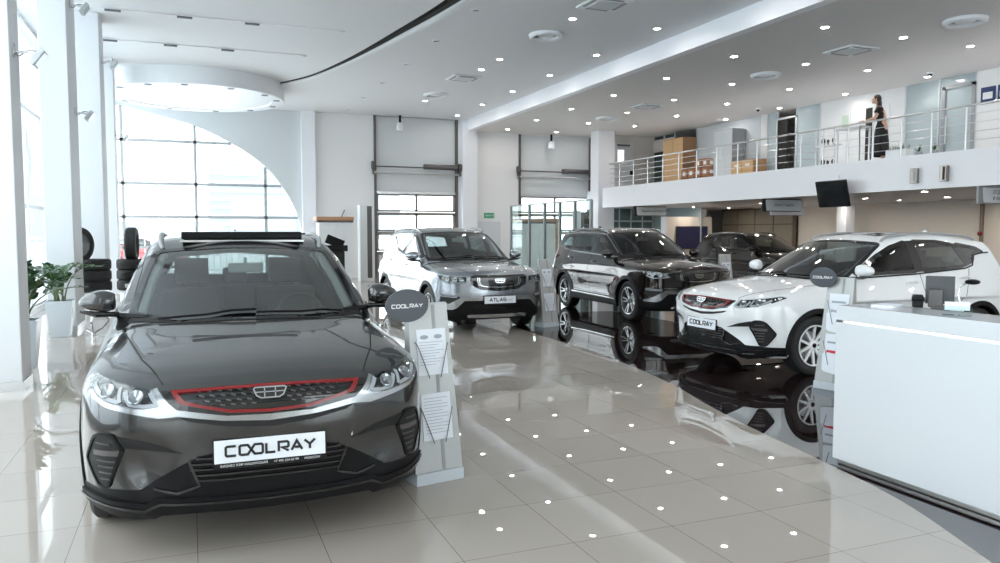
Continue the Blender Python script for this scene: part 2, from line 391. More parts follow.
ATLAS = Shape(axles=(-1.36, 1.31), wr=.36, arch=.41, flare=.016, scoop=.018, cheek=.0,
    bow=[(0, 0), (.2, .006), (.4, .03), (.6, .08), (.75, .15), (.9, .25), (1.1, .38)],
    bowr=[(0, 0), (.4, .03), (.7, .10), (1.0, .24)],
    crown=.07, fend_z=1.03, fend_x=.86,
    ztop=[(-2.5, .90), (-2.3, .97), (-2.15, 1.01), (-1.9, 1.055), (-1.5, 1.09), (-1.1, 1.12), (0, 1.13), (1.5, 1.17), (2.2, 1.17)],
    yf=[(.05, -2.08), (.2, -2.16), (.35, -2.22), (.5, -2.25), (.65, -2.265), (.85, -2.265), (.98, -2.24), (1.1, -2.16), (1.3, -2.0)],
    yr=[(.1, 2.12), (.35, 2.24), (.6, 2.27), (.8, 2.26), (1.0, 2.2), (1.2, 2.12)],
    W=[(-2.4, .85), (-1.9, .88), (-1.6, .90), (-1.36, .907), (-.8, .90), (0, .895), (.8, .90), (1.31, .912), (1.7, .895), (2.1, .86), (2.4, .82)],
    dW=[(0, -.06), (.2, -.035), (.3, -.01), (.45, 0), (.75, .004), (.95, 0), (1.02, -.012), (1.1, -.035), (1.2, -.085), (1.4, -.2)],
    kc=.24, kr=.2, kt=.06, zb=.22,
    roof=[(-1.5, .88), (-1.15, 1.11), (-.7, 1.37), (-.4, 1.53), (-.2, 1.61), (.05, 1.665), (.4, 1.69), (.9, 1.69), (1.5, 1.66), (1.95, 1.61), (2.2, 1.58)],
    Wg=[(-1.3, .81), (-.6, .85), (0, .86), (.8, .86), (1.5, .84), (2.1, .79)],
    gr=[(.9, 2.24), (1.15, 2.17), (1.4, 2.06), (1.6, 1.98), (1.75, 1.97)],
    gbow=.15, gcrown=.10, tum=.33, kg=.09, kj=.03)
# ---------------------------------------------------------------- turning the fields into meshes
def surface_net(fn, lo, hi, h):
    n = [int(math.ceil((hi[i] - lo[i]) / h)) + 1 for i in range(3)]
    ax = [lo[i] + h * np.arange(n[i]) for i in range(3)]
    F = np.empty(n)
    for i in range(0, n[0], 12):
        X, Y, Z = np.meshgrid(ax[0][i:i + 12], ax[1], ax[2], indexing='ij'); F[i:i + 12] = fn(X, Y, Z)
    S = F < 0
    c = [(a, b, d) for a in (0, 1) for b in (0, 1) for d in (0, 1)]
    sl = lambda A, o: A[o[0]:A.shape[0] - 1 + o[0], o[1]:A.shape[1] - 1 + o[1], o[2]:A.shape[2] - 1 + o[2]]
    cnt = sum(sl(S, o).astype(int) for o in c); act = (cnt > 0) & (cnt < 8)
    acc = np.zeros(act.shape + (3,)); num = np.zeros(act.shape)
    for a in c:
        for b in c:
            if a < b and sum(abs(a[i] - b[i]) for i in range(3)) == 1:
                fa, fb = sl(F, a), sl(F, b); cr = (fa < 0) != (fb < 0)
                t = np.where(cr, fa / np.where(cr, fa - fb, 1), 0)
                for i in range(3): acc[..., i] += np.where(cr, a[i] + t * (b[i] - a[i]), 0)
                num += cr
    idx = -np.ones(act.shape, int); ii = np.argwhere(act); idx[act] = np.arange(len(ii))
    P = np.array(lo) + h * (ii + acc[act] / num[act][:, None])
    Q = []
    for a in range(3):
        b, d = (a + 1) % 3, (a + 2) % 3
        s0 = [slice(None)] * 3; s1 = [slice(None)] * 3
        s0[a] = slice(0, n[a] - 1); s1[a] = slice(1, n[a])
        for q in (b, d): s0[q] = slice(1, n[q] - 1); s1[q] = slice(1, n[q] - 1)
        A, B = S[tuple(s0)], S[tuple(s1)]; e = np.argwhere(A != B); flip = B[A != B]
        for q in (b, d): e[:, q] += 1
        def cell(db, dd):
            k = e.copy(); k[:, b] += db; k[:, d] += dd; return idx[k[:, 0], k[:, 1], k[:, 2]]
        q = np.stack([cell(-1, -1), cell(0, -1), cell(0, 0), cell(-1, 0)], 1)
        q[flip] = q[flip][:, ::-1]; Q.append(q)
    return P, np.concatenate(Q)

def inside(poly, U, V):
    P = np.array(poly); r = np.zeros(len(U), bool); n = len(P)
    for i in range(n):
        x0, y0 = P[i]; x1, y1 = P[(i + 1) % n]
        if y0 == y1: continue
        r ^= ((y0 > V) != (y1 > V)) & (U < (x1 - x0) * (V - y0) / (y1 - y0) + x0)
    return r
def grow(poly, d):
    """move every edge of a polygon outward by d"""
    P = [Vector(p) for p in poly]; n = len(P)
    A = sum(P[i].x * P[(i + 1) % n].y - P[(i + 1) % n].x * P[i].y for i in range(n)); sg = 1 if A > 0 else -1
    out = []
    for i in range(n):
        a = (P[i] - P[i - 1]).normalized(); b = (P[(i + 1) % n] - P[i]).normalized()
        na = Vector((a.y, -a.x)) * sg; nb = Vector((b.y, -b.x)) * sg; m = na + nb
        m = m.normalized() if m.length > 1e-4 else na
        out.append(tuple(P[i] + m * d / max(.4, m.dot(na))))
    return out
def rounded(poly, r, k=3):
    P = [Vector(p) for p in poly]; n = len(P); out = []
    for i in range(n):
        a, b, c = P[i - 1], P[i], P[(i + 1) % n]; la = (a - b).length; lc = (c - b).length; q = min(r, la * .45, lc * .45)
        s = b + (a - b).normalized() * q; e = b + (c - b).normalized() * q
        for j in range(k + 1):
            t = j / k; out.append(tuple((s * (1 - t) + b * t) * (1 - t) + (b * (1 - t) + e * t) * t))
    return out
def resample(poly, step, closed=True):
    out = []; n = len(poly)
    for i in range(n if closed else n - 1):
        a, b = Vector(poly[i]), Vector(poly[(i + 1) % n]); k = max(1, int(math.ceil((b - a).length / step)))
        for j in range(k): out.append(tuple(a + (b - a) * j / k))
    if not closed: out.append(tuple(poly[-1]))
    return out
def mir(half):
    """whole outline from its half with x >= 0, listed along the outline"""
    return half + [(-a, b) for a, b in reversed(half) if a > 1e-6]

class Skin:
    """lays panels, frames and lines onto a body surface"""
    def __init__(s, shape, yc): s.s = shape; s.yc = yc
    def wrap_uv(s, pts): return [(math.atan2(p[0], -(p[1] - s.yc)) * .95, p[2]) for p in pts]
    def project(s, kind, uv, sg=1):
        S = s.s; uv = np.array(uv, float)
        if kind == 'wrap':
            ph = uv[:, 0] / .95; n = len(uv)
            O = np.stack([1.7 * np.sin(ph), s.yc - 1.7 * np.cos(ph), uv[:, 1]], 1); D = np.stack([-np.sin(ph), np.cos(ph), np.zeros(n)], 1)
            P = S.fixnan(S.shoot(O, D, 1.7, 220), O)
        elif kind == 'side': P = S.side(uv, sg)
        else: P = getattr(S, kind)(uv)
        return P, S.normals(P)
    def panel(s, kind, poly, off=.002, depth=.012, step=.035, sg=1, flip=False, mb=None):
        B = resample(poly, step); nb = len(B); bu = np.array(B)
        g = []
        x0, y0 = bu.min(0); x1, y1 = bu.max(0)
        gx = np.arange(x0 + step / 2, x1, step); gy = np.arange(y0 + step / 2, y1, step)
        if len(gx) and len(gy):
            X, Y = np.meshgrid(gx, gy); X = X.ravel(); Y = Y.ravel(); k = inside(B, X, Y)
            X, Y = X[k], Y[k]
            if len(X):
                dmin = np.sqrt(((X[:, None] - bu[None, :, 0])**2 + (Y[:, None] - bu[None, :, 1])**2).min(1)); k = dmin > step * .45
                g = list(zip(X[k], Y[k]))
        vs, es, fs, *_ = delaunay_2d_cdt([Vector(p) for p in B + g], [(i, (i + 1) % nb) for i in range(nb)], [list(range(nb))], 1, 1e-6)
        uv = [(v.x, v.y) for v in vs]; P, N = s.project(kind, uv, sg)
        T = P + N * off; n = len(uv); V = T.tolist(); Fc = [tuple(f) for f in fs]
        if depth:
            L = P + N * (off - depth)
            ec = {}
            for f in Fc:
                for i in range(len(f)):
                    a, b = f[i], f[(i + 1) % len(f)]; ec[(a, b)] = 1
            be = [e for e in ec if (e[1], e[0]) not in ec]
            V += L.tolist(); Fc += [(b, a, a + n, b + n) for a, b in be]
        if flip: V = [(-x, y, z) for x, y, z in V]
        mb = mb or MB(); mb.add(V, Fc); return mb
    def frame(s, kind, outer, inner, off=.003, depth=.012, step=.04, sg=1, flip=False, mb=None):
        # outer and inner have the same number of corners
        o = []; q = []; n = len(outer)
        for i in range(n):
            a, b, c, d = Vector(outer[i]), Vector(outer[(i + 1) % n]), Vector(inner[i]), Vector(inner[(i + 1) % n]); k = max(1, int(math.ceil((b - a).length / step)))
            for j in range(k): o.append(tuple(a + (b - a) * j / k)); q.append(tuple(c + (d - c) * j / k))
        m = len(o); P, N = s.project(kind, o + q, sg); T = P + N * off; L = P + N * (off - depth)
        V = T.tolist() + L.tolist(); F = []
        for i in range(m):
            j = (i + 1) % m
            F += [(i, j, m + j, m + i), (i, 2 * m + i, 2 * m + j, j), (m + i, m + j, 3 * m + j, 3 * m + i)]
        if flip: V = [(-x, y, z) for x, y, z in V]
        mb = mb or MB(); mb.add(V, F); return mb
    def line(s, kind, path, w, off=.002, depth=.01, step=.04, sg=1, flip=False, mb=None):
        P = [Vector(p) for p in resample(path, step, False)]; n = len(P); L = []; Rr = []
        for i in range(n):
            t = (P[min(i + 1, n - 1)] - P[max(i - 1, 0)]).normalized(); nn = Vector((-t.y, t.x)); ww = w(i / (n - 1)) if callable(w) else w
            L.append(tuple(P[i] + nn * ww / 2)); Rr.append(tuple(P[i] - nn * ww / 2))
        Q, N = s.project(kind, L + Rr, sg); T = Q + N * off; D = Q + N * (off - depth); V = T.tolist() + D.tolist(); F = []
        for i in range(n - 1): F += [(i, n + i, n + i + 1, i + 1), (i, i + 1, 2 * n + i + 1, 2 * n + i), (n + i, 3 * n + i, 3 * n + i + 1, n + i + 1)]
        F += [(0, 2 * n, 3 * n, n), (n - 1, 2 * n - 1, 4 * n - 1, 3 * n - 1)]
        if flip: V = [(-x, y, z) for x, y, z in V]
        mb = mb or MB(); mb.add(V, F); return mb
    def pts(s, kind, uv, off=0, sg=1):
        P, N = s.project(kind, uv, sg); return [Vector(p) for p in (P + N * off)]

def smooth_path(pts, k=6):
    out = []; n = len(pts)
    for i in range(n - 1):
        p0, p1, p2, p3 = [np.array(pts[max(0, min(n - 1, i + j))], float) for j in (-1, 0, 1, 2)]
        for t in np.linspace(0, 1, k, endpoint=False):
            out.append(tuple(.5 * ((2 * p1) + (-p0 + p2) * t + (2 * p0 - 5 * p1 + 4 * p2 - p3) * t * t + (-p0 + 3 * p1 - 3 * p2 + p3) * t**3)))
    out.append(tuple(pts[-1])); return out

def body_mesh(S, h, name, paint, holes):
    ymin = -2.35; P, Q = surface_net(S.full, (-1.01, ymin, .1), (1.01, 2.36, 1.78), h)
    for it in range(5):   # settle the vertices on the smooth surface
        f = S.base(*P.T); g = S.grad(S.base, P); near = np.abs(f) < h * 1.2
        st = -(f / np.maximum((g**2).sum(1), .05))[:, None] * g
        ln = np.linalg.norm(st, axis=1, keepdims=True); st *= np.minimum(1, h * .5 / np.maximum(ln, 1e-9))
        ffull = S.full(*P.T); near &= np.abs(ffull - f) < h * .5
        P[near] += st[near]
    Cc = P[Q].mean(1); N = S.normals(Cc); kill = np.zeros(len(Q), bool)
    for kind, poly in holes:
        if kind == 'top': kill |= inside(poly, Cc[:, 0], Cc[:, 1]) & (N[:, 2] > .25) & (Cc[:, 2] > 1.0)
        if kind == 'side': kill |= inside(poly, Cc[:, 1], Cc[:, 2]) & (np.abs(N[:, 0]) > .5)
        if kind == 'back': kill |= inside(poly, Cc[:, 0], Cc[:, 2]) & (N[:, 1] > .3) & (Cc[:, 1] > 1.2)
    Q = Q[~kill]
    me = bpy.data.meshes.new(name); me.from_pydata(P.tolist(), [], Q.tolist()); me.materials.append(paint); me.validate(); me.shade_smooth()
    bm = bmesh.new(); bm.from_mesh(me)
    bmesh.ops.delete(bm, geom=[v for v in bm.verts if not v.link_faces], context='VERTS'); bm.to_mesh(me); bm.free()
    me.shade_smooth(); return me

def wheel(root, y, sg, r, style):
    """tyre is the part, rim and hub cap sit in it"""
    x0, x1 = .66, .885
    T = Matrix.Translation((0, y, r)) @ Matrix.Rotation(R(90), 4, 'Y')
    if sg < 0: T = Matrix.Translation((0, y, r)) @ Matrix.Rotation(R(-90), 4, 'Y')
    rr = r * .70
    prof = [(rr, x0), (rr + .02, x0 - .003), (r - .03, x0), (r - .006, x0 + .02), (r, x0 + .05), (r, x0 + .085), (r - .007, x0 + .09), (r, x0 + .095), (r, x1 - .095), (r - .007, x1 - .09), (r, x1 - .085), (r, x1 - .05), (r - .006, x1 - .02), (r - .03, x1), (r - .06, x1 + .003), (rr + .02, x1 - .003), (rr, x1 - .008)]
    t = MB().lathe(prof, T, 56).build('wheel', M['rubber'], root, smooth=True, angle=35)
    b = MB().lathe([(rr, x0), (rr + .004, x1 - .012), (rr - .012, x1 - .006), (rr - .022, x1 - .02), (rr - .03, x0 + .06), (.05, x0 + .05)], T, 48)
    b.build('rim_barrel', M['darksteel'], t, smooth=True)
    s = MB(); n = 5
    s.lathe([(rr + .001, x1 - .016), (rr - .004, x1 - .002), (rr - .018, x1 - .004), (rr - .02, x1 - .02)], T, 48)
    for i in range(n):
        for d in ((-.17, .17) if style == 'twin' else (-.30, .30)):
            a = 2 * math.pi * i / n + .3
            p0 = Vector((.04 * math.cos(a + d * 1.4), .04 * math.sin(a + d * 1.4), x1 - .035)); p1 = Vector(((rr - .01) * math.cos(a + d), (rr - .01) * math.sin(a + d), x1 - .012))
            dr = (p1 - p0); w = Vector((-dr.y, dr.x, 0)).normalized() * (.013 if style == 'twin' else .017); u = Vector((0, 0, .02))
            s.add([T @ v for v in (p0 - w, p0 + w, p1 + w * .8, p1 - w * .8, p0 - w - u, p0 + w - u, p1 + w * .8 - u, p1 - w * .8 - u)], [(0, 1, 2, 3), (0, 3, 7, 4), (1, 5, 6, 2), (4, 7, 6, 5), (2, 6, 7, 3), (0, 4, 5, 1)])
    s.lathe([(.0, x1 - .018), (.03, x1 - .02), (.055, x1 - .03), (.06, x1 - .06)], T, 20)
    s.build('rim_spokes', M['silver'], t)
    MB().lathe([(.0, x1 - .012), (.026, x1 - .014), (.028, x1 - .024)], T, 16).build('hub_cap', M['gblack'], t)
    dsk = MB().lathe([(.0, x0 + .09), (.15, x0 + .09), (.15, x0 + .10), (0, x0 + .10)], T, 24); dsk.build('brake_disc', M['steel'], t)
    return t

def seat(root, x, y, w=.50):
    m = MB(); m.box(x - w / 2, y - .25, .42, x + w / 2, y + .28, .62)
    T = Matrix.Translation((x, y + .27, .58)) @ Matrix.Rotation(R(-14), 4, 'X'); m.box(-w / 2, -.06, 0, w / 2, .06, .58, T)
    o = m.build('seat', M['seat'], root, bevel=.05)
    T = Matrix.Translation((x, y + .43, 1.18)) @ Matrix.Rotation(R(-8), 4, 'X')
    MB().box(-.13, -.05, 0, .13, .05, .2, T).cyl(T @ Vector((-.06, 0, -.1)), T @ Vector((-.06, 0, .02)), .008).cyl(T @ Vector((.06, 0, -.1)), T @ Vector((.06, 0, .02)), .008).build('headrest', M['seat'], o, bevel=.035)
    return o

def stamped_emblem(parent, T, w, h):
    m = MB(); a, b = w / 2, h / 2
    out = [(-a, b * .75), (-a * .9, b), (a * .9, b), (a, b * .75), (a * .82, -b * .55), (a * .55, -b), (-a * .55, -b), (-a * .82, -b * .55)]
    m.strip(out, h * .13, T, .008, True)
    m.strip([(-a * .9, b * .1), (a * .9, b * .1)], h * .10, T, .006)
    for x in (-.33, .33): m.strip([(a * x, b), (a * x, -b)], h * .10, T, .006)
    e = m.build('emblem', M['chrome'], parent)
    MB().prism([(x * .95, y * .95) for x, y in out], T @ Matrix.Translation((0, 0, -.004)), .004).build('emblem_field', M['gblack'], e)
    return e

def number_plate(root, name, S, z, body, tilt, lines=None, w=.53, sub=None, out=.014):
    y = float(S.front([(0, z), ])[0][1]) - out
    T = Matrix.Translation((0, y, z)) @ Matrix.Rotation(R(90 - tilt), 4, 'X')
    fr = MB().box(-w / 2 - .008, -.078, -.012, w / 2 + .008, .066, 0, T).build('number_plate_holder', M['black'], root, bevel=.004)
    MB().box(-w / 2, -.052, 0, w / 2, .060, .003, T).build('number_plate', M['plate'], fr, bevel=.002)
    m = MB(); gap = .014
    if body == 'CQLRAY': ww = .047; hh = .046; gap = .017
    else: ww = .045; hh = .045
    tot = word_w(body, ww, gap); x0 = -tot / 2 - (.04 if sub else 0)
    word(m, body, T @ Matrix.Translation((x0, -.018, .003)), hh, ww, gap, .0118, .0035, slant=0)
    m.build('plate_lettering', M['ink'], fr)
    if sub: 
        m = MB(); word(m, sub, T @ Matrix.Translation((x0 + tot + .02, -.018, .003)), .028, .026, .008, .004, .002); m.build('plate_small_lettering', M['pale_ink'], fr)
    if lines: text('dealer_lettering', lines, .016, M['label'], T @ Matrix.Translation((0, -.071, .001)), fr, .0005, align='CENTER', sx=1.05)
    return fr

def common(root, S, K, C, name):
    """greenhouse, wheels, cabin; C holds the outlines"""
    # windscreen
    ws = rounded(mir(C['ws']), .05); wi = grow(ws, -.05)
    K.panel('top', grow(ws, .004), .0, 0, .05).build('windscreen', M['carglass'], root, smooth=True)
    K.frame('top', grow(ws, .034), grow(ws, -.012), .004, .012, .03).build('windscreen_surround', M['gblack'], root, smooth=True)
    bw = rounded(C['rear'], .04)
    K.panel('back', grow(bw, -.015), .001, 0, .06).build('rear_window', M['darkglass'], root, smooth=True)
    K.frame('back', bw, grow(bw, -.04), .003, .008).build('rear_window_surround', M['gblack'], root, smooth=True)
    holes = [('top', grow(ws, .008)), ('back', grow(bw, -.03))]
    for sg in (1, -1):
        for i, w in enumerate(C['windows']):
            p = rounded(w, .03)
            K.panel('side', grow(p, -.01), .001, 0, .06, sg=sg).build('side_window', M[C['sideglass'][i]], root, smooth=True)
            K.frame('side', grow(p, .018), grow(p, -.022), .003, .01, sg=sg).build('window_surround', M['gblack'], root, smooth=True)
            if sg > 0: holes.append(('side', grow(p, -.012)))
        K.line('side', C['belt'], .016, .009, .012, sg=sg).build('belt_trim', M[C['belt_mat']], root, smooth=True)
        if 'toptrim' in C: K.line('side', C['toptrim'], .012, .008, .012, sg=sg).build('window_top_trim', M[C['belt_mat']], root, smooth=True)
        for b in C['pillars']: K.panel('side', b, .0035, .006, .05, sg=sg).build('door_pillar', M['gblack'], root, smooth=True)
        # shut lines
        m = MB()
        for l in C['lines']: K.line('side', l, .007, .0015, .004, .05, sg=sg, mb=m)
        m.build('door_gaps', M['matt'], root)
        # wheel arch lips
        for ya in S.axles:
            o = []; q = []; n = 26; a0 = R(-12)
            for k in range(n + 1):
                a = a0 + (math.pi - 2 * a0) * k / n; ro = S.arch + .045; ri = S.arch - .012
                o.append((ya + ro * math.cos(a), S.wr + ro * math.sin(a))); q.append((ya + ri * math.cos(a), S.wr + ri * math.sin(a)))
            m = MB(); P, N = K.project('side', o + q, sg); k = n + 1; T = P + N * .008; D = P.copy(); D[:, 0] -= sg * .09
            F = []
            for i in range(n): F += [(i, i + 1, k + i + 1, k + i), (i, 2 * k + i, 2 * k + i + 1, i + 1), (k + i, k + i + 1, 3 * k + i + 1, 3 * k + i)]
            m.add(T.tolist() + D.tolist(), F); m.build('wheel_arch', M['black'], root, smooth=True)
            # inner liner of the arch
            l = MB(); l.lathe([(S.arch - .005, .50), (S.arch - .005, .86)], Matrix.Translation((0, ya, S.wr)) @ Matrix.Rotation(R(90 * sg), 4, 'Y'), 40)
            l.lathe([(.0, .50), (S.arch, .50)], Matrix.Translation((0, ya, S.wr)) @ Matrix.Rotation(R(90 * sg), 4, 'Y'), 40)
            # drop what would show below the car
            keep = [f for f in l.f if all(l.v[i][2] > .19 for i in f)]
            l.f = keep; l.build('wheel_arch_liner', M['matt'], root)
            wheel(root, ya, sg, S.wr, C['rim'])
        K.panel('side', C['sill'], .012, .02, .06, sg=sg).build('sill_cladding', M['black'], root, smooth=True)
        if 'silltrim' in C: K.line('side', C['silltrim'], .022, .018, .015, sg=sg).build('sill_trim', M['silver'], root, smooth=True)
        for hy, hz in C['handles']:
            p = K.pts('side', [(hy - .09, hz - .004), (hy - .07, hz), (hy + .07, hz + .004), (hy + .10, hz + .004)], .022, sg)
            p[0] = K.pts('side', [(hy - .09, hz - .004)], .004, sg)[0]; p[-1] = K.pts('side', [(hy + .10, hz + .004)], .004, sg)[0]
            MB().tube(p, [.009, .014, .014, .009], 8).build('door_handle', C['paint'], root, smooth=True)
        # mirror
        mx, my, mz = C['mirror']
        m = MB(); ring = []
        for k in range(13):
            t = k / 12; x = mx - .11 + .215 * t; s_ = math.sin(math.pi * min(1, max(0, (t * .94 + .06)))**.75) ** .45
            ring.append((x, s_))
        vs = []; n = 16
        for x, s_ in ring:
            for q in range(n):
                a = 2 * math.pi * q / n; ca, sa = math.cos(a), math.sin(a)
                yy = -.09 * s_ * abs(ca)**.7 * (1 if ca > 0 else -.45) * (1); zz = .082 * s_ * abs(sa)**.75 * (1 if sa > 0 else -1) * (1 - .18 * (x - mx + .12) / .25) * .9
                vs.append((sg * x, my + yy + .06 * (x - mx), mz + zz + .012 * s_))
        k = len(ring); m.add(vs, [(i * n + q, i * n + (q + 1) % n, (i + 1) * n + (q + 1) % n, (i + 1) * n + q) for i in range(k - 1) for q in range(n)] + [tuple(range(n)), tuple((k - 1) * n + q for q in range(n))])
        mo = m.build('mirror', C['paint'], root, smooth=True, angle=60)
        ins = MB(); ins.tube([(sg * (mx - .125), my - .01, mz - .075), (sg * (mx + .0), my - .055, mz - .07), (sg * (mx + .09), my - .03, mz - .05)], [.016, .02, .008], 8)
        sy = my + .02; base = K.pts('side', [(sy, mz - .075)], -.02, sg)[0]
        ins.tube([base, (sg * (mx - .10), my, mz - .08), (sg * (mx - .02), my, mz - .07)], [.020, .016, .016], 10); ins.build('mirror_foot', M['gblack'], mo, smooth=True)
        if C.get('rail'):
            rl = K.pts('top', [(sg * a, b) for a, b, c in C['rail']], .028); rl[0] = K.pts('top', [(sg * C['rail'][0][0], C['rail'][0][1])], -.005)[0]; rl[-1] = K.pts('top', [(sg * C['rail'][-1][0], C['rail'][-1][1])], -.005)[0]
            p = smooth_path([tuple(q) for q in rl], 5)
            MB().tube(p, [.006] + [.017] * (len(p) - 2) + [.006], 8).build('roof_rail', C['rail_mat'], root, smooth=True)
        # rear lamps
        K.panel('side', C['tail'], .006, .012, .04, sg=sg).build('tail_lamp', M['red'], root, smooth=True)
    # bonnet gaps
    for sg in (1, -1): K.line('top', [(sg * a, b) for a, b in C['bonnet']], .007, .0015, .004, .05).build('bonnet_gap', M['matt'], root)
    # cowl and wipers
    b = C['ws'][0][1]
    cw = [(a, y) for a, y in C['cowl']]
    K.panel('top', mir(cw), .004, .01, .05).build('cowl_panel', M['matt'], root, smooth=True)
    for x0, x1 in ((-.55, .02), (.02, .58)) if 1 else ():
        path = [(x0 + (x1 - x0) * t, b + .035 + .15 * ((x0 + (x1 - x0) * t) / .7)**2 + (.03 if t > .6 else .0)) for t in (0, .25, .5, .75, 1)]
        p = K.pts('top', path, .018); MB().tube(p, .008, 6).build('wiper', M['black'], root)
    # cabin
    dz = C['dash_z']; yb = C['ws'][0][1]
    d = MB(); d.box(-.70, yb + .16, .5, .70, yb + .50, dz - .08); d.box(-.20, yb + .45, .4, .20, yb + .95, .72); d.box(-.66, yb + .12, dz - .12, .66, yb + .42, dz - .03)
    do = d.build('dashboard', M['dash'], root, bevel=.04)
    MB().box(-.18, yb + .40, dz - .06, .12, yb + .42, dz + .04).build('centre_screen', M['screen'], do)
    s = MB(); T = Matrix.Translation((.37, yb + .66, dz - .07)) @ Matrix.Rotation(R(66), 4, 'X')
    s.lathe([(.175 + .016 * math.cos(a * math.pi / 4), .016 * math.sin(a * math.pi / 4)) for a in range(8)], T, 36, True)
    s.ball((0, 0, 0), .06, .05, .03, 12, None); s.v[-(7 * 12):] = s.v[-(7 * 12):]
    st = MB(); st.lathe([(.180 + .014 * math.cos(a * math.pi / 4), .014 * math.sin(a * math.pi / 4)) for a in range(8)], T, 36, True)
    st.box(-.17, -.02, -.01, .17, .02, .01, T); st.box(-.06, -.06, -.02, .06, .05, .02, T); st.box(-.03, -.17, -.01, .03, -.02, .01, T)
    st.cyl(T @ Vector((0, 0, -.02)), T @ Vector((0, -.02, -.3)), .03); st.build('steering_wheel', M['dash'], root, smooth=True)
    seat(root, -.37, yb + 1.35); seat(root, .37, yb + 1.35)
    rs = MB(); ry = yb + 2.25; rs.box(-.62, ry - .25, .42, .62, ry + .2, .62); T = Matrix.Translation((0, ry + .22, .58)) @ Matrix.Rotation(R(-16), 4, 'X'); rs.box(-.62, -.06, 0, .62, .06, .55, T)
    so = rs.build('rear_bench', M['seat'], root, bevel=.04)
    for x in (-.42, 0, .42): MB().box(x - .11, ry + .33, 1.12, x + .11, ry + .41, 1.27).build('headrest', M['seat'], so, bevel=.03)
    MB().box(-.72, yb + .2, .28, .72, 1.9, .36).build('cabin_floor', M['seat'], root)
    K.panel('top', rounded([(-.50, b + 1.02), (.50, b + 1.02), (.50, 1.3), (-.50, 1.3)], .1), -.05, 0, .1).build('headliner', M['trimgrey'], root, smooth=True)
    wsr = C['ws']
    for sg in (1, -1): MB().tube(K.pts('top', [(sg * (p[0] - .03), p[1] + .03) for p in wsr[2:5]], -.045), .028, 8).build('pillar_trim', M['trimgrey'], root, smooth=True)
    gm = MB(); gm.box(-.12, yb + .72, C['glass_z'] - .11, .12, yb + .75, C['glass_z'] - .04); gm.box(-.012, yb + .75, C['glass_z'] - .06, .012, yb + .78, C['glass_z'] + .0); gm.build('rear_view_mirror', M['trimgrey'], root, bevel=.02)
    body = body_mesh(S, C['h'], 'body', C['paint'], holes)
    o = bpy.data.objects.new('body', body); COL.objects.link(o); o.parent = root
    # shark fin
    f = K.pts('top', [(0, 1.35)], -.01)[0]
    MB().add([(-.02, 1.25, f.z - .01), (.02, 1.25, f.z - .01), (.02, 1.46, f.z - .02), (-.02, 1.46, f.z - .02), (-.006, 1.41, f.z + .07), (.006, 1.41, f.z + .07), (.006, 1.46, f.z + .065), (-.006, 1.46, f.z + .065)], [(0, 1, 5, 4), (1, 2, 6, 5), (2, 3, 7, 6), (3, 0, 4, 7), (4, 5, 6, 7)]).build('aerial_fin', C['paint'], root)

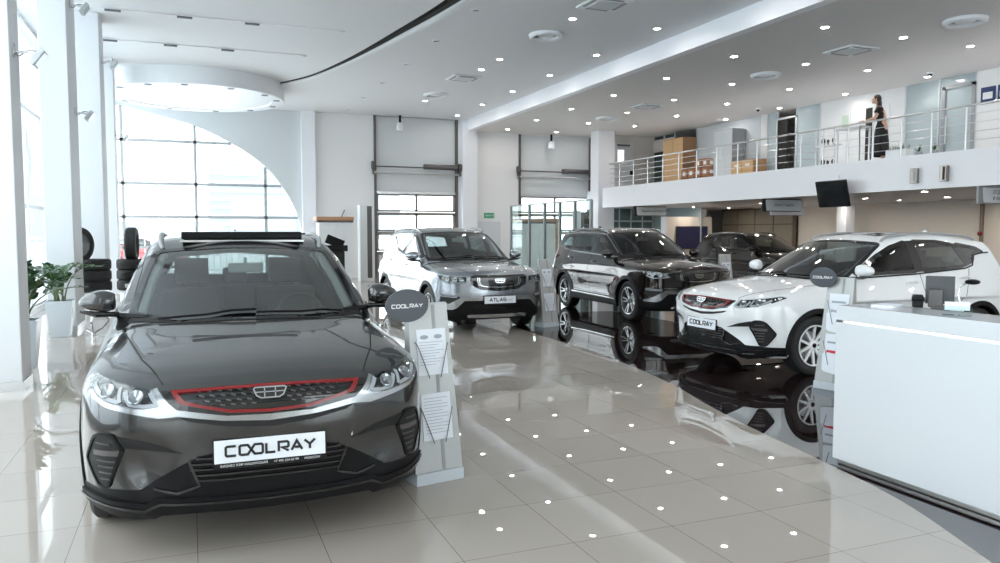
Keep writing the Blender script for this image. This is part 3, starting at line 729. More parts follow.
def make_coolray():
    S = COOL; K = Skin(S, -1.2); root = empty('car', None, 'car')
    paint = M['paint_grey']
    C = dict(h=.0175, paint=paint, ws=[(0, -1.00), (.40, -.955), (.708, -.70), (.655, -.38), (.585, -.06), (.3, -.14), (0, -.165)],
        cowl=[(0, -1.045), (.40, -1.0), (.735, -.76), (.700, -.70), (.40, -.945), (0, -.99)],
        rear=mir([(0, 1.44), (.55, 1.40), (.66, 1.17), (0, 1.14)]),
        windows=[[(-.60, 1.105), (-.22, 1.315), (.02, 1.42), (.28, 1.485), (.32, 1.13)], [(.42, 1.135), (.40, 1.49), (.80, 1.485), (1.05, 1.45), (1.22, 1.20), (1.12, 1.175)], [(1.30, 1.22), (1.13, 1.455), (1.50, 1.40), (1.62, 1.345), (1.42, 1.335), (1.36, 1.24)]],
        sideglass=['darkglass', 'carglass', 'darkglass'], belt=[(-.78, 1.065), (.3, 1.10), (1.16, 1.15), (1.32, 1.185), (1.40, 1.31), (1.56, 1.335), (1.72, 1.34)], belt_mat='black',
        pillars=[[(.305, 1.12), (.27, 1.49), (.41, 1.495), (.43, 1.125)], [(1.20, 1.175), (1.04, 1.46), (1.14, 1.455), (1.31, 1.205)]],
        lines=[[(-.86, .38), (-.90, .7), (-.84, 1.03)], [(.34, .37), (.36, .8), (.36, 1.10)], [(1.02, .42), (.98, .75), (1.16, 1.0), (1.24, 1.15)], [(-.86, .38), (.34, .37), (.98, .40)]],
        sill=[(-.92, .20), (-.92, .34), (0, .33), (.96, .34), (.96, .20)], handles=[(.18, 1.0), (1.08, 1.04)], mirror=(.925, -.60, 1.15),
        rail=[(.555, .0, 1.49), (.565, .12, 1.565), (.575, .6, 1.60), (.57, 1.1, 1.59), (.55, 1.5, 1.55), (.53, 1.66, 1.50)], rail_mat=M['grey'],
        bonnet=[(.49, -2.03), (.60, -1.7), (.69, -1.25), (.765, -.86)], dash_z=1.05, glass_z=1.42, rim='y', tail=[(1.84, .92), (1.78, 1.0), (2.0, 1.03), (2.05, .94)])
    common(root, S, K, C, 'coolray')
    W = lambda pts: K.wrap_uv([(x * 1.01, y, z - .017) for x, y, z in pts])
    # grille: black field, red outline, mesh of small dashes, emblem
    half = [(0, -2.11, .866), (.22, -2.10, .862), (.43, -2.06, .852), (.482, -2.05, .848), (.418, -2.12, .765), (.20, -2.15, .727), (0, -2.16, .722)]
    g = K.panel('wrap', mir(W(half)), .004, .014, .03).build('grille', M['gblack'], root, smooth=True)
    o = W([(0, -2.11, .857), (.22, -2.10, .854), (.442, -2.07, .846), (.405, -2.11, .795), (.19, -2.15, .742), (0, -2.16, .733)])
    i = W([(0, -2.11, .845), (.22, -2.10, .843), (.408, -2.08, .835), (.378, -2.11, .803), (.18, -2.15, .756), (0, -2.16, .748)])
    K.frame('wrap', mir(o), mir(i), .018, .02).build('grille_frame', M['red'], g, smooth=True)
    m = MB(); m2 = MB()
    for r, z in enumerate((.826, .805, .784, .764)):
        hw = .37 - .035 * r
        K.line('wrap', [(-hw, z), (hw, z)], .005, .010, .008, .05, mb=m)
        for k in range(-7, 8):
            if abs(k) < 2: continue
            x = k * .047 + (.02 if r % 2 else 0)
            if abs(x) < hw - .01: K.line('wrap', [(x - .012, z + .002), (x + .010, z - .003)], .006, .013, .008, .05, mb=m2)
    m.build('grille_bars', M['black'], g); m2.build('grille_mesh', M['darksteel'], g)
    stamped_emblem(g, Matrix.Translation((0, float(S.front([(0, .805)])[0][1]) - .02, .812)) @ Matrix.Rotation(R(72), 4, 'X'), .155, .052)
    # bright trim below the grille running out under the lamps
    tp = W([(0, -2.16, .722), (.20, -2.15, .727), (.418, -2.12, .765), (.50, -2.03, .862), (.53, -2.03, .850), (.50, -2.1, .782), (.56, -2.07, .772), (.74, -1.98, .798), (.80, -1.85, .845)])
    lo = W([(.805, -1.85, .83), (.74, -1.98, .778), (.60, -2.06, .748), (.50, -2.1, .728), (.42, -2.13, .735), (.22, -2.15, .705), (0, -2.16, .690)])
    sm = mir(tp + lo); K.panel('wrap', sm, .007, .016, .022).build('bumper_trim', M['silver'], root, smooth=True)
    sl = W([(0, -2.16, .690), (.22, -2.15, .705), (.415, -2.13, .732), (.372, -2.14, .708), (.2, -2.16, .676), (0, -2.16, .660)])
    K.panel('wrap', mir(sl), .004, .01, .03).build('bumper_slot', M['matt'], root, smooth=True)
    for sg in (1, -1):
        fl = sg < 0
        hl = rounded(W([(.508, -2.03, .856), (.478, -2.1, .784), (.512, -2.1, .768), (.60, -2.05, .772), (.745, -1.97, .795), (.80, -1.85, .835), (.835, -1.66, .893), (.79, -1.70, .906), (.70, -1.86, .882), (.62, -1.95, .868)]), .012, 2)
        h = K.panel('wrap', hl, .002, .01, .03, flip=fl).build('headlight', M['gblack'], root, smooth=True)
        h['label'] = 'headlight beside the grille'
        # projector bowls
        for (x, y, z, r) in ((.585, -2.03, .822, .034), (.705, -1.93, .842, .034)):
            p = K.pts('wrap', W([(x, y, z)]), .004)[0]; N = Vector(S.normals(np.array([p]))[0])
            T = Matrix.Translation(p) @ N.to_track_quat('Z', 'Y').to_matrix().to_4x4()
            if fl: T = Matrix.Diagonal((-1, 1, 1, 1)) @ T
            MB().lathe([(0, -.0), (r * .5, .001), (r * .8, .008), (r, .012), (r * 1.1, .010), (r * 1.15, 0)], T, 24).build('reflector', M['reflector'], h, smooth=True)
        for path, w in (([(.522, -2.03, .842), (.505, -2.1, .790), (.56, -2.07, .785), (.615, -2.04, .792), (.64, -1.99, .845)], .016), ([(.66, -2.0, .800), (.75, -1.97, .815), (.795, -1.83, .865)], .016), ([(.64, -1.99, .80), (.655, -1.95, .86)], .013)):
            K.line('wrap', W(path), w, .008, .01, .02, flip=fl).build('light_guide', M['led'], h, smooth=True)
        K.panel('wrap', grow(hl, -.001), .016, .012, .03, flip=fl).build('lamp_cover', M['lens'], h, smooth=True)
        # corner intake with its slats
        pod = rounded(W([(.80, -1.92, .628), (.755, -1.97, .648), (.71, -2.02, .640), (.675, -2.03, .578), (.715, -1.98, .47), (.75, -1.95, .372), (.80, -1.9, .372), (.835, -1.8, .50)]), .02, 2)
        q = K.panel('wrap', pod, .003, .012, .03, flip=fl).build('corner_intake', M['matt'], root, smooth=True)
        m = MB()
        for z, xa, xb in ((.598, .72, .79), (.508, .715, .805), (.478, .725, .80), (.447, .735, .80), (.415, .745, .79)): K.line('wrap', W([(xa, -2.02 + (xa - .69) * .8, z), (xb, -1.93, z)]), .006, .012, .01, .03, flip=fl, mb=m)
        m.build('intake_slats', M['darksteel'], q)
        K.panel('wrap', W([(.675, -2.03, .568), (.805, -1.9, .560), (.808, -1.9, .532), (.685, -2.02, .540)]), .010, .01, .03, flip=fl).build('day_light', M['darksteel'], q, smooth=True)
        K.frame('wrap', grow(pod, .008), grow(pod, -.006), .010, .015, flip=fl).build('intake_rim', M['black'], q, smooth=True)
        # shade of the bumper ridge painted as a dark panel, intake to middle
        K.panel('wrap', W([(.70, -2.03, .640), (.55, -2.09, .602), (.40, -2.12, .548), (.53, -2.10, .562), (.68, -2.04, .578)]), .003, .008, .03, flip=fl).build('crease_shade', M['matt'], root, smooth=True)
    # lower bumper in black with slatted intake and splitter
    up = W([(0, -2.14, .545), (.258, -2.14, .545), (.326, -2.13, .533), (.402, -2.11, .495), (.517, -2.04, .417), (.596, -2.02, .365), (.63, -2.01, .363), (.73, -1.96, .365), (.80, -1.88, .355), (.87, -1.70, .35)])
    dn = W([(.875, -1.66, .22), (.80, -1.85, .215), (.55, -2.02, .21), (0, -2.09, .225)])
    lb = K.panel('wrap', mir(up + dn), .003, .012, .03).build('lower_bumper', M['black'], root, smooth=True)
    m = MB()
    for z, hw in ((.505, .34), (.478, .36), (.450, .37), (.420, .35), (.392, .34)): K.line('wrap', [(-hw, z), (hw, z)], .010, .016, .014, .05, mb=m)
    m.build('intake_slats', M['gblack'], lb, smooth=True)
    for sg in (1, -1):
        K.line('wrap', W([(sg * .372, -2.12, .51), (sg * .33, -2.11, .385), (sg * .43, -2.08, .350), (sg * .53, -2.04, .372)]), .012, .018, .016, .03).build('intake_bracket', M['gblack'], lb, smooth=True)
    lipu = W([(0, -2.11, .318), (.30, -2.09, .322), (.50, -2.05, .328), (.56, -2.03, .300), (.77, -1.91, .318), (.83, -1.83, .322), (.865, -1.70, .325)])
    lipd = W([(.87, -1.68, .275), (.83, -1.82, .262), (.77, -1.9, .248), (.57, -2.02, .215), (.50, -2.05, .248), (.30, -2.09, .25), (0, -2.1, .245)])
    K.panel('wrap', mir(lipu + lipd), .020, .042, .03).build('front_splitter', M['black'], root, smooth=True, angle=50)
    K.line('wrap', W([(-.86, -1.70, .30), (-.77, -1.9, .292), (-.57, -2.02, .268), (-.50, -2.05, .30), (-.30, -2.09, .296), (0, -2.1, .292), (.30, -2.09, .296), (.50, -2.05, .30), (.57, -2.02, .268), (.77, -1.9, .292), (.86, -1.70, .30)]), .012, .028, .014, .03, mb=None).build('splitter_ridge', M['gblack'], root, smooth=True)
    number_plate(root, 'plate', S, .530, 'CQLRAY', 4, 'БИЗНЕС КАР КАШИРСКИЙ      +7 495 234 03 99      MOSCOW')
    return root

def make_atlas():
    S = ATLAS; K = Skin(S, -1.25); root = empty('car', None, 'car'); paint = M['paint_silver']
    C = dict(h=.024, paint=paint, ws=[(0, -1.10), (.40, -1.05), (.725, -.83), (.67, -.46), (.60, -.13), (.3, -.22), (0, -.245)],
        cowl=[(0, -1.15), (.40, -1.1), (.75, -.88), (.725, -.83), (.40, -1.04), (0, -1.09)],
        rear=mir([(0, 1.56), (.56, 1.52), (.68, 1.27), (0, 1.24)]),
        windows=[[(-.74, 1.175), (-.32, 1.42), (-.10, 1.525), (.06, 1.545), (.10, 1.20)], [(.24, 1.205), (.22, 1.555), (1.00, 1.54), (1.08, 1.245)], [(1.16, 1.25), (1.10, 1.54), (1.48, 1.53), (1.84, 1.31), (1.55, 1.27)]],
        sideglass=['carglass', 'carglass', 'darkglass'], belt=[(-.80, 1.135), (0, 1.165), (1.1, 1.21), (1.5, 1.245), (1.62, 1.285), (1.92, 1.305)], belt_mat='silver',
        toptrim=[(-.74, 1.20), (-.34, 1.435), (-.10, 1.555), (.3, 1.582), (1.0, 1.578), (1.5, 1.555)],
        pillars=[[(.09, 1.18), (.06, 1.56), (.23, 1.57), (.25, 1.19)], [(1.07, 1.22), (1.0, 1.55), (1.10, 1.55), (1.17, 1.23)]],
        lines=[[(-.90, .42), (-.95, .75), (-.86, 1.10)], [(.18, .42), (.2, .9), (.18, 1.17)], [(.92, .46), (.88, .8), (1.05, 1.05), (1.14, 1.2)], [(-.90, .42), (.18, .42), (.88, .46)]],
        sill=[(-.98, .22), (-.98, .40), (0, .40), (.94, .42), (.94, .22)], silltrim=[(-.94, .365), (0, .375), (.90, .39)], handles=[(.02, 1.02), (1.12, 1.07)], mirror=(.975, -.70, 1.19),
        rail=[(.595, -.06, 1.575), (.61, .08, 1.655), (.615, .6, 1.69), (.61, 1.2, 1.68), (.59, 1.6, 1.645), (.57, 1.80, 1.60)], rail_mat=M['silver'],
        bonnet=[(.50, -2.15), (.62, -1.8), (.71, -1.4), (.77, -.98)], dash_z=1.13, glass_z=1.53, rim='twin', tail=[(1.88, 1.03), (1.80, 1.10), (2.05, 1.12), (2.12, 1.05)])
    common(root, S, K, C, 'atlas')
    W = K.wrap_uv
    gh = W([(0, -2.25, .92), (.25, -2.24, .925), (.42, -2.22, .925), (.475, -2.21, .90), (.46, -2.22, .775), (.31, -2.25, .70), (0, -2.26, .675)])
    g = K.panel('wrap', rounded(mir(gh), .02, 2), .004, .014, .035).build('grille', M['gblack'], root, smooth=True)
    K.frame('wrap', mir(grow(gh, .0) if 0 else gh), mir(W([(0, -2.25, .900), (.25, -2.24, .905), (.40, -2.22, .905), (.445, -2.21, .885), (.43, -2.22, .785), (.30, -2.25, .718), (0, -2.26, .695)])), .016, .02).build('grille_frame', M['gblack'], g, smooth=True)
    for sg in (1, -1):
        m = MB()
        for x in (.36, .33): K.line('wrap', W([(sg * x, -2.24, .888), (sg * x, -2.24, .82), (sg * (x - .03), -2.24, .765)]), .010, .012, .01, .03, mb=m)
        m.build('grille_bracket', M['chrome'], g)
    K.line('wrap', W([(-.31, -2.24, .765), (-.2, -2.25, .745), (0, -2.26, .735), (.2, -2.25, .745), (.31, -2.24, .765)]), .010, .012, .01, .03).build('grille_lower_bar', M['chrome'], g)
    m = MB()
    for z in (.885, .865, .845, .825, .805, .785): K.line('wrap', [(-.33, z), (.33, z)], .004, .009, .008, .06, mb=m)
    m.build('grille_bars', M['darksteel'], g)
    stamped_emblem(g, Matrix.Translation((0, float(S.front([(0, .83)])[0][1]) - .018, .835)) @ Matrix.Rotation(R(86), 4, 'X'), .17, .058)
    for sg in (1, -1):
        fl = sg < 0
        hl = rounded(W([(.53, -2.2, .905), (.53, -2.2, .815), (.60, -2.18, .80), (.78, -2.07, .79), (.86, -1.95, .83), (.885, -1.82, .925), (.80, -1.98, .918), (.65, -2.14, .905)]), .02, 2)
        h = K.panel('wrap', hl, .002, .01, .035, flip=fl).build('headlight', M['gblack'], root, smooth=True)
        for (x, y, z) in ((.60, -2.17, .85), (.69, -2.13, .85), (.78, -2.04, .853)):
            p = K.pts('wrap', W([(x, y, z)]), .004)[0]; N = Vector(S.normals(np.array([p]))[0]); T = Matrix.Translation(p) @ N.to_track_quat('Z', 'Y').to_matrix().to_4x4()
            if fl: T = Matrix.Diagonal((-1, 1, 1, 1)) @ T
            MB().lathe([(0, 0), (.018, .002), (.030, .010), (.036, .008), (.038, 0)], T, 20).build('reflector', M['reflector'], h, smooth=True)
        K.line('wrap', W([(.55, -2.2, .822), (.62, -2.17, .812), (.78, -2.06, .803), (.855, -1.95, .845)]), .012, .008, .01, .03, flip=fl).build('light_guide', M['led'], h, smooth=True)
        K.panel('wrap', grow(hl, -.001), .016, .012, .035, flip=fl).build('lamp_cover', M['lens'], h, smooth=True)
        pod = rounded(W([(.64, -2.16, .610), (.86, -1.94, .635), (.87, -1.90, .50), (.72, -2.08, .48), (.62, -2.16, .565)]), .012, 2)
        q = K.panel('wrap', pod, .004, .012, .035, flip=fl).build('corner_intake', M['matt'], root, smooth=True)
        K.line('wrap', W([(.65, -2.15, .602), (.84, -1.95, .622), (.85, -1.93, .60), (.66, -2.14, .584)]), .010, .01, .01, .03, flip=fl).build('day_light', M['led'], q)
    up = W([(0, -2.25, .53), (.27, -2.24, .528), (.57, -2.19, .545), (.63, -2.15, .47), (.70, -2.09, .41), (.87, -1.9, .43), (.89, -1.80, .43)])
    dn = W([(.90, -1.78, .23), (.80, -1.98, .225), (.5, -2.15, .225), (0, -2.19, .23)])
    lb = K.panel('wrap', mir(up + dn), .005, .014, .035).build('lower_bumper', M['black'], root, smooth=True)
    tr = W([(0, -2.25, .590), (.27, -2.25, .590), (.60, -2.19, .592), (.80, -2.02, .455), (.88, -1.9, .43), (.87, -1.9, .395), (.72, -2.08, .390), (.66, -2.13, .42), (.56, -2.19, .530), (.27, -2.24, .530), (0, -2.24, .530)])
    K.panel('wrap', mir(tr), .016, .02, .03).build('bumper_trim', M['silver'], root, smooth=True)
    sk = W([(0, -2.17, .315), (.45, -2.14, .315), (.50, -2.14, .30), (.47, -2.13, .268), (0, -2.15, .262)])
    K.panel('wrap', mir(sk), .022, .03, .04).build('skid_plate', M['silver'], root, smooth=True)
    m = MB()
    for z in (.50, .47, .44, .41): K.line('wrap', [(-.40, z), (.40, z)], .008, .012, .01, .06, mb=m)
    m.build('intake_slats', M['gblack'], lb)
    number_plate(root, 'plate', S, .535, 'ATLAS', 1, None, sub='PRO', out=.04)
    return root
# ---------------------------------------------------------------- the hall
H1, H2, ZM, ZB = 6.48, 5.96, 3.47, 2.63      # high ceiling, low ceiling, gallery floor, gallery soffit
XW, YB, YF, XE = -2.9, 31.7, -9.0, 26.0      # glazed wall, back wall, wall behind the viewer, far side wall

def tile_mat(name, col, grout, rough=.006, ior=1.8):
    m = bpy.data.materials.new(name); m.use_nodes = True; nt = m.node_tree; b = nt.nodes['Principled BSDF']; N = nt.nodes.new; Lk = nt.links.new
    b.inputs['Roughness'].default_value = rough; b.inputs['IOR'].default_value = ior
    tc = N('ShaderNodeTexCoord'); sp = N('ShaderNodeSeparateXYZ'); Lk(tc.outputs['Object'], sp.inputs[0])
    cells = []; edges = []
    for ax, off in (('X', 0.0), ('Y', .44)):
        a = N('ShaderNodeMath'); a.operation = 'SUBTRACT'; a.inputs[1].default_value = off; Lk(sp.outputs[ax], a.inputs[0])
        d = N('ShaderNodeMath'); d.operation = 'DIVIDE'; d.inputs[1].default_value = .6; Lk(a.outputs[0], d.inputs[0])
        f = N('ShaderNodeMath'); f.operation = 'FRACT'; Lk(d.outputs[0], f.inputs[0])
        fl = N('ShaderNodeMath'); fl.operation = 'FLOOR'; Lk(d.outputs[0], fl.inputs[0]); cells.append(fl)
        p = N('ShaderNodeMath'); p.operation = 'PINGPONG'; p.inputs[1].default_value = .5; Lk(f.outputs[0], p.inputs[0])
        l = N('ShaderNodeMath'); l.operation = 'LESS_THAN'; l.inputs[1].default_value = .0026; Lk(p.outputs[0], l.inputs[0]); edges.append(l)
    mx = N('ShaderNodeMath'); mx.operation = 'MAXIMUM'; Lk(edges[0].outputs[0], mx.inputs[0]); Lk(edges[1].outputs[0], mx.inputs[1])
    cb = N('ShaderNodeCombineXYZ'); Lk(cells[0].outputs[0], cb.inputs[0]); Lk(cells[1].outputs[0], cb.inputs[1])
    wn = N('ShaderNodeTexWhiteNoise'); wn.noise_dimensions = '3D'; Lk(cb.outputs[0], wn.inputs['Vector'])
    # each tile lies a hair out of level
    sb = N('ShaderNodeVectorMath'); sb.operation = 'SUBTRACT'; sb.inputs[1].default_value = (.5, .5, .5); Lk(wn.outputs['Color'], sb.inputs[0])
    sc = N('ShaderNodeVectorMath'); sc.operation = 'MULTIPLY'; sc.inputs[1].default_value = (.0016, .0016, 0); Lk(sb.outputs[0], sc.inputs[0])
    ge = N('ShaderNodeNewGeometry'); ad = N('ShaderNodeVectorMath'); Lk(ge.outputs['Normal'], ad.inputs[0]); Lk(sc.outputs[0], ad.inputs[1])
    nn = N('ShaderNodeVectorMath'); nn.operation = 'NORMALIZE'; Lk(ad.outputs[0], nn.inputs[0]); Lk(nn.outputs[0], b.inputs['Normal'])
    c1 = N('ShaderNodeMix'); c1.data_type = 'RGBA'; c1.inputs[6].default_value = (*col, 1); c1.inputs[7].default_value = (*[c * .93 for c in col], 1); Lk(wn.outputs['Value'], c1.inputs[0])
    c2 = N('ShaderNodeMix'); c2.data_type = 'RGBA'; Lk(mx.outputs[0], c2.inputs[0]); Lk(c1.outputs[2], c2.inputs[6]); c2.inputs[7].default_value = (*grout, 1); Lk(c2.outputs[2], b.inputs['Base Color'])
    return m
M['tile'] = tile_mat('pale_tiles', (.46, .408, .362), (.13, .10, .088))
M['tile_dark'] = tile_mat('dark_tiles', (.016, .009, .009), (.004, .003, .003), ior=2.5)

curve = smooth_path([(3.0, 1.2), (3.57, 2.47), (3.9, 3.27), (4.08, 4.1), (4.22, 4.9), (4.42, 5.8), (4.66, 6.67), (4.86, 7.8), (4.96, 9), (5.02, 10.8), (5.06, 12.2), (5.05, 14), (4.98, 16), (4.85, 18.2)], 6)
def flat(name, poly, z, m, thick=.1):
    o = MB().prism(poly, Matrix.Translation((0, 0, z - thick)), thick).build(name, m); return struct(o)
fd = flat('floor', curve + [(XE, 18.2), (XE, 1.2)], 0, M['tile_dark']); fd['label'] = 'dark glossy tiled floor area under the display cars'
fl = flat('floor', [(XW - .1, YF), (XE, YF), (XE, 1.2)] + curve + [(XE, 18.2), (XE, 27.0), (XW - .1, 27.0)], 0, M['tile']); fl['label'] = 'pale glossy tiled floor'
struct(MB().box(-180, -120, -.5, 200, 400, -.16).build('ground', M['snow']))

MODULES[0] = True
YM, HM = 26.79, mz(H1)     # back wall and high ceiling in metres
# ceilings: the part right of the curved slot hangs a little lower
slot = [(5.25, 13.0), (5.11, 15.75), (4.80, 18.27), (4.28, 21.78), (3.60, 24.71), (2.75, 26.5)]
slot_full = smooth_path([(4.2, YF), (5.0, 0), (5.3, 8), (5.25, 13.0), (5.11, 15.75), (4.80, 18.27), (4.28, 21.78), (3.60, 24.71), (2.75, 26.5)], 6)
HL = H1 - .06
flat('ceiling', [(XW - .3, YF), (slot_full[0][0] , YF)] + slot_full + [(2.75, YB + .2), (XW - .3, YB + .2)], H1 + .3, M['ceil'], .3)
flat('ceiling', [(11.2, YF)] + [(11.2, YB + .2), (2.75, YB + .2)] + [(a + .34 * min(1, (26.5 - b) / 14), b) for a, b in reversed(slot_full)], HL + .3, M['ceil'], .3)
flat('ceiling', [(2.0, YF), (6.5, YF), (6.5, 27), (2.0, 27)], H1 + .45, M['dark'], .1)  # dark sheet above the slot, painted as the shade of its depth
# slot bottom painted dark for the shade in the recess
E1 = [(a + .34 * min(1, (26.5 - b) / 14), b) for a, b in slot_full]
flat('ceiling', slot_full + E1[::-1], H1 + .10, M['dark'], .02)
# white edge strip of the slot
st = MB()
E0 = [(a + .34 * min(1, (26.5 - b) / 14), b) for a, b in slot_full]
for i in range(len(E0) - 1):
    (x0, y0), (x1, y1) = E0[i], E0[i + 1]; n = len(st.v)
    w0 = .08 + .10 * min(1, (26.5 - y0) / 14); w1 = .08 + .10 * min(1, (26.5 - y1) / 14)
    st.add([(x0, y0, HL - .03), (x0 + w0, y0, HL - .03), (x1 + w1, y1, HL - .03), (x1, y1, HL - .03), (x0, y0, HL + .02), (x0 + w0, y0, HL + .02), (x1 + w1, y1, HL + .02), (x1, y1, HL + .02)], [(0, 1, 2, 3), (0, 3, 7, 4), (1, 5, 6, 2)])
struct(st.build('trim_ceiling', M['gloss_white']))
sw = MB()  # far wall of the slot, its shade painted as a dark strip
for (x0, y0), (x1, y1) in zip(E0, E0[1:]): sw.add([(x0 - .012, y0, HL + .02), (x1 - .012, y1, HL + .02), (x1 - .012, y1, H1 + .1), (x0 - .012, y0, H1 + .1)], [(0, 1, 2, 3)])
struct(sw.build('trim_ceiling', M['dark']), 'inside of the curved ceiling slot, its shade painted dark')
sbox('beam', M['fascia'], 11.2, YF, H2, 11.45, YB, H1 + .05, label='long white step between the high and the low ceiling')
sbox('ceiling', M['ceil2'], 11.45, YF, H2, XE, YB + .2, H2 + .3, label='lower ceiling over the gallery side')
# round ceiling drum
dr = MB(); dr.lathe([(0, H1 + .02), (2.78, H1 + .02), (2.78, 5.97), (2.76, 5.95), (2.35, 5.95), (2.33, 5.98), (0, 6.0)], Matrix.Translation((.32, 27.35, 0)), 96)
struct(dr.build('ceiling_drum', M['gloss_white'], smooth=True, angle=30), 'round white drum hanging from the ceiling at the arched window')

# back wall with its openings
def wall_with_holes(name, x0, x1, z0, z1, y, t, holes, m):
    xs = sorted({x0, x1, *[h[0] for h in holes], *[h[1] for h in holes]}); mb = MB()
    for a, b in zip(xs, xs[1:]):
        segs = [(h[2], h[3]) for h in holes if h[0] <= a and h[1] >= b]; z = z0
        for s0, s1 in sorted(segs):
            if s0 > z: mb.box(a, y, z, b, y + t, s0)
            z = s1
        if z < z1: mb.box(a, y, z, b, y + t, z1)
    return struct(mb.build(name, m))
D1 = (7.16, 10.84, 0, 6.42); D2 = (13.7, 17.4, 0, 5.94)
wall_with_holes('wall_back', 4.25, XE, 0, 6.6, YB, .25, [D1, D2], M['white'])
# arch: quarter ellipse cut out of the left part of the wall
arch = smooth_path([(-2.25, 6.27), (-.92, 5.95), (.33, 5.62), (1.36, 5.16), (2.27, 4.62), (2.95, 4.05), (3.5, 3.35), (3.95, 2.5), (4.2, 1.6), (4.25, .6), (4.25, 0)], 5)
am = MB()
A2 = arch
for i in range(len(A2) - 1):
    (x0, z0), (x1, z1) = A2[i], A2[i + 1]
    if x1 - x0 > 1e-5: am.add([(x0, YB, z0), (x1, YB, z1), (x1, YB, 6.6), (x0, YB, 6.6), (x0, YB + .25, z0), (x1, YB + .25, z1), (x1, YB + .25, 6.6), (x0, YB + .25, 6.6)], [(0, 1, 2, 3), (4, 7, 6, 5), (0, 4, 5, 1), (0, 3, 7, 4), (1, 5, 6, 2)])
am.box(XW - .1, YB, 6.27, -2.25, YB + .25, 6.6)
struct(am.build('wall_back', M['lgrey']), 'pale wall round the arched window')
w = MB()
for x in (-2.25, .27, 2.83): w.box(x - .055, YB + .05, 0, x + .055, YB + .13, {-2.25: 6.27, .27: 5.64, 2.83: 4.15}[x])
for z, xe in ((1.02, 4.2), (2.17, 4.05), (3.42, 3.45), (5.02, 1.6)): w.box(-2.9, YB + .05, z - .055, xe, YB + .13, z + .055)
struct(w.build('window_1', M['bar']), 'arched window with a grid of slim grey bars')
pn = MB(); P2 = [(x, z) for x, z in arch]
pn.prism(P2 + [(XW, 0), (XW, 6.27)], frame_T((0, YB + .16, 0), (1, 0, 0), (0, 0, 1)), .01)
p = pn.build('window_pane', M['pane'], bpy.data.objects['window_1'])
for x in (4.22, ): sbox('column', M['fascia'], x, YB - .25, 0, x + .52, YB, 6.5, label='white pilaster beside the arched window')
sbox('column', M['fascia'], 10.95, YB - .35, 0, 11.62, YB, H1, label='white pilaster between the two garage doors')
sbox('column', M['fascia'], 16.36, 29.2, 0, 17.15, 29.9, H2, label='white pillar where the gallery ends')

MODULES[0] = False
# glazed long wall
g = MB(); 
for k in range(18):
    y = YF + 2.02 * k; g.box(XW - .08, y - .04, 0, XW + .02, y + .04, HM)
for z in (.12, 2.1, 4.0, 5.7): g.box(XW - .07, YF, z - .04, XW + .01, YM, z + .04)
struct(g.build('window_2', M['fascia']), 'tall glazed wall of white bars on the left')
MB().box(XW - .04, YF, 0, XW - .03, YM, HM).build('window_pane', M['pane'], bpy.data.objects['window_2'])
sbox('baseboard_left', M['steel'], XW + .02, YF, 0, XW + .06, YM, .12)
# columns in front of it
def column(x0, x1, y0, y1, lab):
    o = MB().box(x0, y0, 0, x1, y1, HM).build('column', M['col_white'], bevel=.01); struct(o, lab)
    MB().box(x0 - .01, y0 - .01, 0, x1 + .01, y1 + .01, .09).build('column_base', M['steel'], o)
column(-2.6, -1.60, 8.93, 9.4, 'nearest white column at the glazed wall')
column(-2.12, -1.72, 13.95, 15.0, 'white column behind the two planters')
column(-1.90, -1.50, 16.5, 17.3, 'white column behind the stacked tyres')
column(-2.7, -1.60, 20.6, 21.2, 'white column by the arched window')
column(-2.6, -1.60, 2.6, 3.1, 'white column beside the viewer'); column(-2.6, -1.60, -3.6, -3.1, 'white column behind the viewer')
sbox('column', M['fascia'], -2.18, 12.0, 0, -2.08, 12.2, HM, label='slim white post behind the nearest column')
# wall behind the viewer and far wall
wall_with_holes('wall_front', XW - .1, XE, 0, 6.6, YF - .25, .25, [(3.0, 16.0, .1, 4.4)], M['cream'])
struct(MB().box(3.0, YF - .1, .1, 16.0, YF - .08, 4.4).build('window_3', M['pane']))  # unseen glazing, added to brighten the car fronts, floor and gallery
MODULES[0] = True
sbox('wall_right', M['beige'], XE, YF, 0, XE + .2, YB, H2 + .2)

